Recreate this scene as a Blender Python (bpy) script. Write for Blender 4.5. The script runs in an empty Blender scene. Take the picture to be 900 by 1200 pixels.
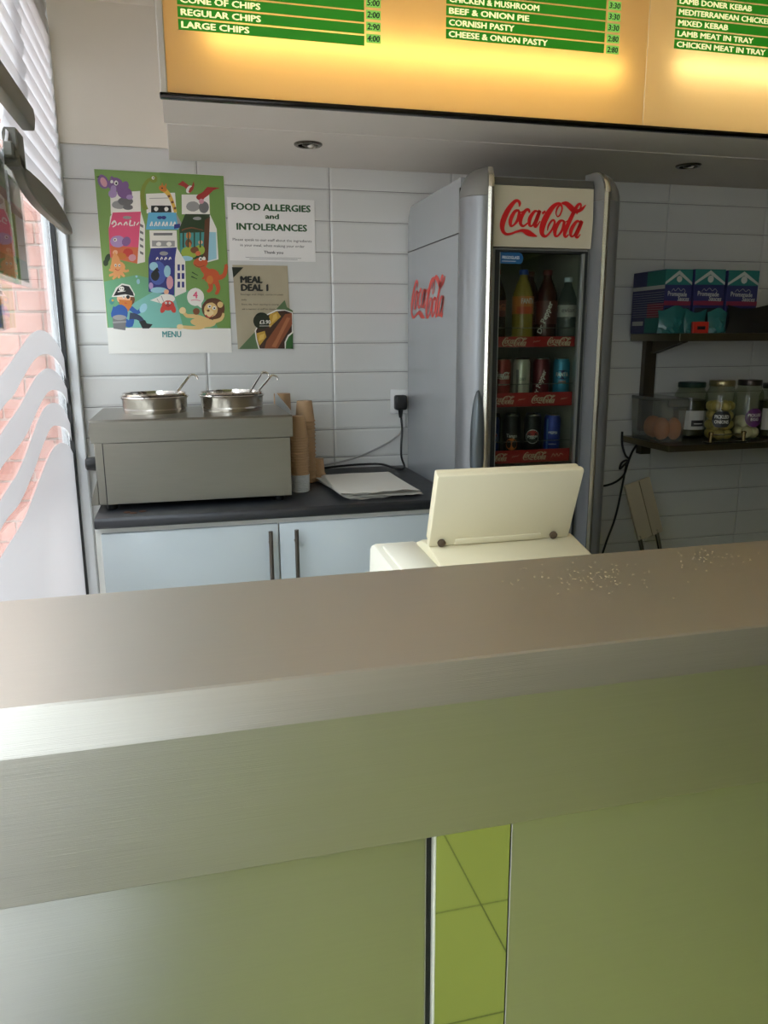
import bpy, bmesh, math, random
from mathutils import Matrix, Vector
random.seed(7)
sc = bpy.context.scene
COL = sc.collection

# ---------------------------------------------------------------- camera
PITCH, YAW, ROLL, FPX = math.radians(12.687), math.radians(14.303), math.radians(-0.273), 906.2
CAM = Vector((0.0, 0.0, 1.376))
fwd = Vector((math.sin(YAW) * math.cos(PITCH), math.cos(YAW) * math.cos(PITCH), -math.sin(PITCH)))
rgt = Vector((math.cos(YAW), -math.sin(YAW), 0.0))
upv = rgt.cross(fwd)
r2 = rgt * math.cos(ROLL) + upv * math.sin(ROLL)
u2 = upv * math.cos(ROLL) - rgt * math.sin(ROLL)
cd = bpy.data.cameras.new('camera')
cam = bpy.data.objects.new('camera', cd)
COL.objects.link(cam)
cam.matrix_world = Matrix(((r2.x, u2.x, -fwd.x, CAM.x), (r2.y, u2.y, -fwd.y, CAM.y), (r2.z, u2.z, -fwd.z, CAM.z), (0, 0, 0, 1)))
cd.sensor_fit = 'HORIZONTAL'
cd.sensor_width = 36.0
cd.lens = FPX / 900.0 * 36.0
cd.clip_start = 0.02
sc.camera = cam

# ---------------------------------------------------------------- world, daylight, exposure
w = bpy.data.worlds.new('overcast_sky')
sc.world = w
w.use_nodes = True
wb = w.node_tree.nodes['Background']
wb.inputs['Color'].default_value = (0.84, 0.92, 1.0, 1)
wb.inputs['Strength'].default_value = 9.0
for pn, ploc, prot, psz in (('window_portal', (-0.46, 0.55, 1.2), (0, -math.pi / 2, 0), (2.5, 4.7)),):
    pl = bpy.data.lights.new(pn, 'AREA')
    pl.shape = 'RECTANGLE'
    pl.size, pl.size_y = psz
    pl.cycles.is_portal = True
    po = bpy.data.objects.new(pn, pl)
    COL.objects.link(po)
    po.location = ploc
    po.rotation_euler = prot
vs = sc.view_settings
vs.view_transform = 'Standard'
vs.look = 'None'
vs.exposure = 0.0
vs.gamma = 1.0
vs.use_curve_mapping = False
sc.cycles.use_denoising = True
sc.cycles.max_bounces = 14
sc.cycles.diffuse_bounces = 6
sc.cycles.glossy_bounces = 6
sc.cycles.transmission_bounces = 10
sc.cycles.transparent_max_bounces = 24
sc.cycles.sample_clamp_indirect = 8.0

# ---------------------------------------------------------------- materials
def lin(c):
    return tuple((v / 255 / 12.92 if v / 255 <= 0.04045 else ((v / 255 + 0.055) / 1.055) ** 2.4) for v in c) + (1.0,)

MATS = {}
def mat(name, rgb, rough=0.5, metal=0.0, noise=None, bump=None, aniso=0.0, stretch=(1, 1, 1), spec=0.5, coat=0.0):
    if name in MATS: return MATS[name]
    m = bpy.data.materials.new(name); m.use_nodes = True
    nt = m.node_tree; b = nt.nodes['Principled BSDF']
    c = lin(rgb)
    b.inputs['Base Color'].default_value = c
    b.inputs['Roughness'].default_value = rough
    b.inputs['Metallic'].default_value = metal
    b.inputs['Specular IOR Level'].default_value = spec
    b.inputs['Coat Weight'].default_value = coat
    b.inputs['Anisotropic'].default_value = aniso
    if noise or bump:
        tc = nt.nodes.new('ShaderNodeTexCoord'); mp = nt.nodes.new('ShaderNodeMapping')
        mp.inputs['Scale'].default_value = stretch
        nt.links.new(tc.outputs['Object'], mp.inputs['Vector'])
        nz = nt.nodes.new('ShaderNodeTexNoise'); nz.inputs['Detail'].default_value = 4
        nt.links.new(mp.outputs['Vector'], nz.inputs['Vector'])
        if noise:
            nz.inputs['Scale'].default_value = noise[0]
            mx = nt.nodes.new('ShaderNodeMix'); mx.data_type = 'RGBA'
            mx.inputs['A'].default_value = tuple(v * (1 - noise[1]) for v in c[:3]) + (1,)
            mx.inputs['B'].default_value = tuple(min(1, v * (1 + noise[1])) for v in c[:3]) + (1,)
            nt.links.new(nz.outputs['Fac'], mx.inputs['Factor'])
            nt.links.new(mx.outputs['Result'], b.inputs['Base Color'])
            if len(noise) > 2:
                mr = nt.nodes.new('ShaderNodeMapRange')
                mr.inputs['To Min'].default_value = max(0.02, rough - noise[2]); mr.inputs['To Max'].default_value = rough + noise[2]
                nt.links.new(nz.outputs['Fac'], mr.inputs['Value']); nt.links.new(mr.outputs['Result'], b.inputs['Roughness'])
        if bump:
            n2 = nt.nodes.new('ShaderNodeTexNoise'); n2.inputs['Scale'].default_value = bump[0]; n2.inputs['Detail'].default_value = 3
            nt.links.new(mp.outputs['Vector'], n2.inputs['Vector'])
            bp = nt.nodes.new('ShaderNodeBump'); bp.inputs['Strength'].default_value = bump[1]; bp.inputs['Distance'].default_value = bump[2] if len(bump) > 2 else 0.002
            nt.links.new(n2.outputs['Fac'], bp.inputs['Height']); nt.links.new(bp.outputs['Normal'], b.inputs['Normal'])
    MATS[name] = m
    return m

def thin_fresnel(nt, ior):
    """same reflectance from both faces of a thin sheet (no total internal reflection inside it)"""
    g = nt.nodes.new('ShaderNodeNewGeometry'); mr = nt.nodes.new('ShaderNodeMapRange')
    mr.inputs['To Min'].default_value = ior; mr.inputs['To Max'].default_value = 1.0 / ior
    fr = nt.nodes.new('ShaderNodeFresnel')
    nt.links.new(g.outputs['Backfacing'], mr.inputs['Value']); nt.links.new(mr.outputs['Result'], fr.inputs['IOR'])
    return fr

def glassy(name, tint=(255, 255, 255), ior=1.5, cloud=0.0, cloud_rgb=(230, 230, 230), rough=0.0):
    """clear pane or jar: transparent + fresnel gloss, optionally a milky share"""
    if name in MATS: return MATS[name]
    m = bpy.data.materials.new(name); m.use_nodes = True
    nt = m.node_tree; nt.nodes.clear()
    out = nt.nodes.new('ShaderNodeOutputMaterial')
    tr = nt.nodes.new('ShaderNodeBsdfTransparent'); tr.inputs['Color'].default_value = lin(tint)
    gl = nt.nodes.new('ShaderNodeBsdfGlossy'); gl.inputs['Roughness'].default_value = rough
    fr = thin_fresnel(nt, ior)
    mx = nt.nodes.new('ShaderNodeMixShader')
    last = tr
    if cloud:
        df = nt.nodes.new('ShaderNodeBsdfDiffuse'); df.inputs['Color'].default_value = lin(cloud_rgb)
        tl = nt.nodes.new('ShaderNodeBsdfTranslucent'); tl.inputs['Color'].default_value = lin(cloud_rgb)
        m1 = nt.nodes.new('ShaderNodeMixShader'); m1.inputs[0].default_value = 0.5
        nt.links.new(df.outputs[0], m1.inputs[1]); nt.links.new(tl.outputs[0], m1.inputs[2])
        m2 = nt.nodes.new('ShaderNodeMixShader'); m2.inputs[0].default_value = cloud
        nt.links.new(tr.outputs[0], m2.inputs[1]); nt.links.new(m1.outputs[0], m2.inputs[2])
        last = m2
    nt.links.new(fr.outputs[0], mx.inputs[0]); nt.links.new(last.outputs[0], mx.inputs[1]); nt.links.new(gl.outputs[0], mx.inputs[2])
    nt.links.new(mx.outputs[0], out.inputs[0])
    MATS[name] = m
    return m

def translucent(name, rgb, share=0.5, rough=0.4):
    if name in MATS: return MATS[name]
    m = bpy.data.materials.new(name); m.use_nodes = True
    nt = m.node_tree; nt.nodes.clear()
    out = nt.nodes.new('ShaderNodeOutputMaterial')
    df = nt.nodes.new('ShaderNodeBsdfDiffuse'); df.inputs['Color'].default_value = lin(rgb)
    tl = nt.nodes.new('ShaderNodeBsdfTranslucent'); tl.inputs['Color'].default_value = lin(rgb)
    mx = nt.nodes.new('ShaderNodeMixShader'); mx.inputs[0].default_value = share
    gl = nt.nodes.new('ShaderNodeBsdfGlossy'); gl.inputs['Roughness'].default_value = rough
    fr = thin_fresnel(nt, 1.4)
    m2 = nt.nodes.new('ShaderNodeMixShader')
    nt.links.new(df.outputs[0], mx.inputs[1]); nt.links.new(tl.outputs[0], mx.inputs[2])
    nt.links.new(fr.outputs[0], m2.inputs[0]); nt.links.new(mx.outputs[0], m2.inputs[1]); nt.links.new(gl.outputs[0], m2.inputs[2])
    nt.links.new(m2.outputs[0], out.inputs[0])
    MATS[name] = m
    return m

def emissive(name, rgb, strength):
    if name in MATS: return MATS[name]
    m = bpy.data.materials.new(name); m.use_nodes = True
    nt = m.node_tree; nt.nodes.clear()
    out = nt.nodes.new('ShaderNodeOutputMaterial'); e = nt.nodes.new('ShaderNodeEmission')
    e.inputs['Color'].default_value = lin(rgb); e.inputs['Strength'].default_value = strength
    nt.links.new(e.outputs[0], out.inputs[0])
    MATS[name] = m
    return m

# ---------------------------------------------------------------- mesh builder
class MB:
    def __init__(s): s.bm = bmesh.new()
    def face(s, pts, mi=0):
        f = s.bm.faces.new([s.bm.verts.new(p) for p in pts]); f.material_index = mi; return f
    def box(s, x0, x1, y0, y1, z0, z1, bev=0.0, seg=1, mi=0, M=None):
        b = bmesh.new(); bmesh.ops.create_cube(b, size=1.0)
        for v in b.verts:
            v.co = Vector(((x0 + x1) / 2 + v.co.x * (x1 - x0), (y0 + y1) / 2 + v.co.y * (y1 - y0), (z0 + z1) / 2 + v.co.z * (z1 - z0)))
        if bev: bmesh.ops.bevel(b, geom=list(b.edges), offset=bev, segments=seg, affect='EDGES', profile=0.5)
        s._merge(b, mi, M); return s
    def _merge(s, b, mi=0, M=None):
        vm = {}
        for v in b.verts: vm[v] = s.bm.verts.new(M @ v.co if M else v.co)
        for f in b.faces:
            g = s.bm.faces.new([vm[v] for v in f.verts]); g.material_index = mi
        b.free()
    def prism(s, pts, axis, a0, a1, mi=0, bev=0.0, seg=1, M=None):
        """polygon given in the two other axes (order x,y / x,z / y,z), pushed along axis"""
        b = bmesh.new()
        def co(p, a): return {'x': (a, p[0], p[1]), 'y': (p[0], a, p[1]), 'z': (p[0], p[1], a)}[axis]
        A = [b.verts.new(co(p, a0)) for p in pts]; B = [b.verts.new(co(p, a1)) for p in pts]
        b.faces.new(A); b.faces.new(list(reversed(B)))
        for i in range(len(pts)):
            j = (i + 1) % len(pts); b.faces.new([A[j], A[i], B[i], B[j]])
        bmesh.ops.recalc_face_normals(b, faces=list(b.faces))
        if bev: bmesh.ops.bevel(b, geom=list(b.edges), offset=bev, segments=seg, affect='EDGES', profile=0.5)
        s._merge(b, mi, M); return s
    def lathe(s, prof, c=(0, 0, 0), seg=20, mi=0, M=None, cap0=True, cap1=True):
        b = bmesh.new(); rings = []
        for r, z in prof:
            rings.append([b.verts.new((c[0] + r * math.cos(2 * math.pi * i / seg), c[1] + r * math.sin(2 * math.pi * i / seg), c[2] + z)) for i in range(seg)])
        for a, d in zip(rings, rings[1:]):
            for i in range(seg):
                j = (i + 1) % seg; b.faces.new([a[i], a[j], d[j], d[i]])
        if cap0: b.faces.new(list(reversed(rings[0])))
        if cap1: b.faces.new(rings[-1])
        bmesh.ops.recalc_face_normals(b, faces=list(b.faces))
        s._merge(b, mi, M); return s
    def tube(s, pts, r, seg=8, mi=0, smooth=0):
        P = [Vector(p) for p in pts]
        if smooth: P = catmull(P, smooth)
        R = r if callable(r) else (lambda t: r)
        b = bmesh.new(); rings = []; n = None
        for i, p in enumerate(P):
            d = (P[min(i + 1, len(P) - 1)] - P[max(i - 1, 0)]).normalized()
            if n is None: n = d.orthogonal().normalized()
            n = (n - d * n.dot(d)).normalized(); q = d.cross(n); rr = R(i / (len(P) - 1))
            rings.append([b.verts.new(p + (n * math.cos(2 * math.pi * k / seg) + q * math.sin(2 * math.pi * k / seg)) * rr) for k in range(seg)])
        for a, d in zip(rings, rings[1:]):
            for k in range(seg):
                j = (k + 1) % seg; b.faces.new([a[k], a[j], d[j], d[k]])
        b.faces.new(list(reversed(rings[0]))); b.faces.new(rings[-1])
        bmesh.ops.recalc_face_normals(b, faces=list(b.faces))
        s._merge(b, mi); return s
    def blob(s, c, rad, mi=0, sub=2, jit=0.0, seed=0):
        b = bmesh.new(); bmesh.ops.create_icosphere(b, subdivisions=sub, radius=1.0)
        rd = random.Random(seed)
        for v in b.verts:
            k = 1 + rd.uniform(-jit, jit)
            v.co = Vector((c[0] + v.co.x * rad[0] * k, c[1] + v.co.y * rad[1] * k, c[2] + v.co.z * rad[2] * k))
        s._merge(b, mi); return s
    def flat(s, pts, M, mi=0):
        return s.face([M @ Vector((p[0], p[1], p[2] if len(p) > 2 else 0)) for p in pts], mi)
    def ribbon(s, pts, M, mi=0, steps=6):
        """pen stroke through (x, y, width) with rounded feel, flat in plane M"""
        P = catmull([Vector(p) for p in pts], steps); L = []; R = []
        for i, p in enumerate(P):
            d = (P[min(i + 1, len(P) - 1)] - P[max(i - 1, 0)]); d.z = 0
            d = d.normalized() if d.length > 1e-9 else Vector((1, 0, 0)); n = Vector((-d.y, d.x, 0)); h = max(p.z, 1e-5) / 2
            a = Vector((p.x, p.y, 0)); L.append(M @ (a + n * h)); R.append(M @ (a - n * h))
        LV = [s.bm.verts.new(p) for p in L]; RV = [s.bm.verts.new(p) for p in R]
        for i in range(len(P) - 1):
            f = s.bm.faces.new([RV[i], RV[i + 1], LV[i + 1], LV[i]]); f.material_index = mi
        return s

def catmull(P, n):
    Q = [P[0]] + list(P) + [P[-1]]; out = []
    for i in range(1, len(Q) - 2):
        for k in range(n):
            t = k / n; a, b, c, d = Q[i - 1], Q[i], Q[i + 1], Q[i + 2]
            out.append(0.5 * ((2 * b) + (c - a) * t + (2 * a - 5 * b + 4 * c - d) * t * t + (3 * b - a - 3 * c + d) * t ** 3))
    out.append(P[-1].copy()); return out

def wpos(o):
    p = Vector((0, 0, 0))
    while o is not None: p = p + o.location; o = o.parent
    return p

BRUSHED = []
def brush(m, amount):
    nt = m.node_tree; b = nt.nodes['Principled BSDF']; b.inputs['Anisotropic'].default_value = amount
    t = nt.nodes.new('ShaderNodeTangent'); t.direction_type = 'UV_MAP'; t.uv_map = 'brush'
    nt.links.new(t.outputs['Tangent'], b.inputs['Tangent']); BRUSHED.append(m)
    return m

def obj(name, mb, m, parent=None, label=None, kind=None, angle=35, flat=False, base=None):
    """link the builder (world coordinates) as ONE mesh object; under a parent the coordinates become the parent's"""
    me = bpy.data.meshes.new(name)
    off = wpos(parent) if parent is not None else (Vector(base) if base else None)
    if off is not None and off.length > 0: bmesh.ops.translate(mb.bm, verts=list(mb.bm.verts), vec=-off)
    mb.bm.to_mesh(me); mb.bm.free()
    for x in (m if isinstance(m, (list, tuple)) else [m]): me.materials.append(x)
    if m in BRUSHED:      # brushing runs along x: the gloss spreads across it
        uv = me.uv_layers.new(name='brush')
        for lp in me.loops:
            c = me.vertices[lp.vertex_index].co; uv.data[lp.index].uv = (c.y - c.z, c.x)
    if not flat:
        me.shade_smooth(); me.set_sharp_from_angle(angle=math.radians(angle))
    o = bpy.data.objects.new(name, me); COL.objects.link(o)
    if parent is not None: o.parent = parent
    elif base: o.location = base
    if label: o['label'] = label
    if kind: o['kind'] = kind
    return o

def tag(o, label, cat, group=None):
    o['label'] = label; o['category'] = cat
    if group: o['group'] = group
    return o

def thing(name, label, cat, loc=(0, 0, 0), group=None):
    o = bpy.data.objects.new(name, None); COL.objects.link(o)
    o.empty_display_size = 0.05; o.location = loc
    return tag(o, label, cat, group)

def struct(name, mb, m, parent=None, **k):
    return obj(name, mb, m, parent, kind='structure' if parent is None else None, **k)

def dup(root, loc=None, label=None, group=None, cat=None):
    r = root.copy(); COL.objects.link(r)
    if loc is not None: r.location = loc
    if label: r['label'] = label
    if group: r['group'] = group
    for ch in list(root.children):
        c = ch.copy(); COL.objects.link(c); c.parent = r
        for g in list(ch.children):
            d = g.copy(); COL.objects.link(d); d.parent = c
    return r

def plane(o, u=(1, 0, 0), v=(0, 0, 1)):
    u = Vector(u); v = Vector(v); n = u.normalized().cross(v.normalized())
    return Matrix(((u.x, v.x, n.x, o[0]), (u.y, v.y, n.y, o[1]), (u.z, v.z, n.z, o[2]), (0, 0, 0, 1)))

def text_mesh(s, h, M, width=None, bold=0.0, align='CENTER', shear=0.0, spacing=1.0):
    """the words as a flat mesh, cap height h, optionally squeezed to a width, in plane M"""
    c = bpy.data.curves.new('lettering', 'FONT'); c.body = s; c.size = 1.0; c.shear = shear
    c.resolution_u = 2; c.space_character = spacing
    c.align_x = 'LEFT'
    o = bpy.data.objects.new('lettering', c); COL.objects.link(o)
    dg = bpy.context.evaluated_depsgraph_get()
    me = bpy.data.meshes.new_from_object(o.evaluated_get(dg))
    bpy.data.objects.remove(o); bpy.data.curves.remove(c)
    mb = MB(); mb.bm.from_mesh(me); bpy.data.meshes.remove(me)
    vs_ = list(mb.bm.verts)
    if not vs_: return mb
    x0 = min(v.co.x for v in vs_); x1 = max(v.co.x for v in vs_)
    k = h / 0.70; kx = k if width is None else width / (x1 - x0)
    ox = {'CENTER': -(x0 + x1) / 2, 'LEFT': -x0, 'RIGHT': -x1}[align]
    for v in vs_: v.co = M @ Vector(((v.co.x + ox) * kx, v.co.y * k, 0))
    if bold > 0.012:      # heavy weight: the same outline struck again, a hair to each side
        e = bold
        geo = list(mb.bm.verts) + list(mb.bm.faces)
        R3 = M.to_3x3()
        for i, (dx, dy) in enumerate(((e, 0.3 * e), (-e, -0.3 * e), (0, -0.6 * e), (0.3 * e, 0.6 * e))):
            d = bmesh.ops.duplicate(mb.bm, geom=geo)
            bmesh.ops.translate(mb.bm, verts=[g for g in d['geom'] if isinstance(g, bmesh.types.BMVert)], vec=R3 @ Vector((dx * kx, dy * k, 3e-5 * (i + 1))))
    return mb

def text(s, h, m, parent, M, name='lettering', **k):
    return obj(name, text_mesh(s, h, M, **k), m, parent, flat=True)

def curl(mb, r, c=(0, 0, 0), turn=0.0):
    """wrap a flat drawing (x right, z up, facing -y) round an upright cylinder"""
    for v in mb.bm.verts:
        a = v.co.x / r - math.pi / 2 + turn; v.co = Vector((c[0] + r * math.cos(a), c[1] + r * math.sin(a), c[2] + v.co.z))
    return mb

def add_logo(mb, M, mi=0):
    """flowing two-word soft-drink script, 900 x 470 units -> 1 wide, centred"""
    k = 1 / 790.0
    def r(*p, steps=6): mb.ribbon([((x - 430) * k, (225 - y) * k, (wd * 1.28 + 3) * k) for x, y, wd in p], M, mi, steps)
    r((203, 132, 6), (206, 105, 18), (188, 86, 16), (155, 98, 22), (98, 170, 34), (60, 258, 36), (60, 318, 26), (88, 350, 16), (130, 350, 12), (190, 330, 12), (240, 320, 18), (288, 335, 36), (335, 352, 24), (378, 364, 3))
    r((206, 160, 8), (165, 172, 20), (130, 235, 26), (132, 282, 18), (158, 280, 10), (192, 238, 20), (205, 185, 20), (198, 160, 8), (215, 175, 6), (245, 165, 6))
    r((298, 178, 10), (290, 155, 16), (262, 160, 18), (225, 215, 26), (222, 268, 20), (250, 284, 12), (285, 258, 8))
    r((375, 165, 8), (345, 165, 16), (305, 220, 26), (302, 272, 18), (328, 278, 10), (360, 225, 14), (392, 155, 20), (375, 205, 26), (352, 270, 24), (366, 284, 12), (400, 240, 5))
    r((414, 180, 14), (444, 160, 14))
    r((555, 200, 4), (542, 170, 8), (556, 125, 12), (582, 104, 12), (597, 135, 10), (580, 185, 9), (556, 202, 6))
    r((588, 96, 8), (555, 95, 16), (505, 130, 30), (448, 215, 40), (420, 295, 38), (425, 345, 26), (458, 360, 14), (502, 320, 12), (532, 262, 14), (528, 232, 12), (505, 235, 12), (478, 275, 12), (470, 315, 4))
    r((590, 92, 10), (630, 92, 26), (665, 112, 34), (705, 142, 34), (745, 148, 22), (785, 130, 18), (818, 96, 3))
    r((612, 228, 8), (578, 240, 20), (543, 300, 28), (545, 350, 18), (572, 352, 10), (608, 305, 18), (622, 250, 20), (612, 228, 8), (632, 240, 5), (655, 228, 4))
    r((735, 175, 4), (770, 120, 10), (768, 92, 12), (740, 104, 18), (700, 175, 26), (655, 270, 28), (632, 335, 24), (645, 360, 14), (672, 340, 6))
    r((770, 235, 8), (738, 235, 18), (695, 295, 26), (690, 345, 18), (715, 352, 10), (750, 300, 14), (788, 228, 22), (768, 280, 28), (742, 345, 24), (758, 362, 12), (782, 335, 4))
    return mb
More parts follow.
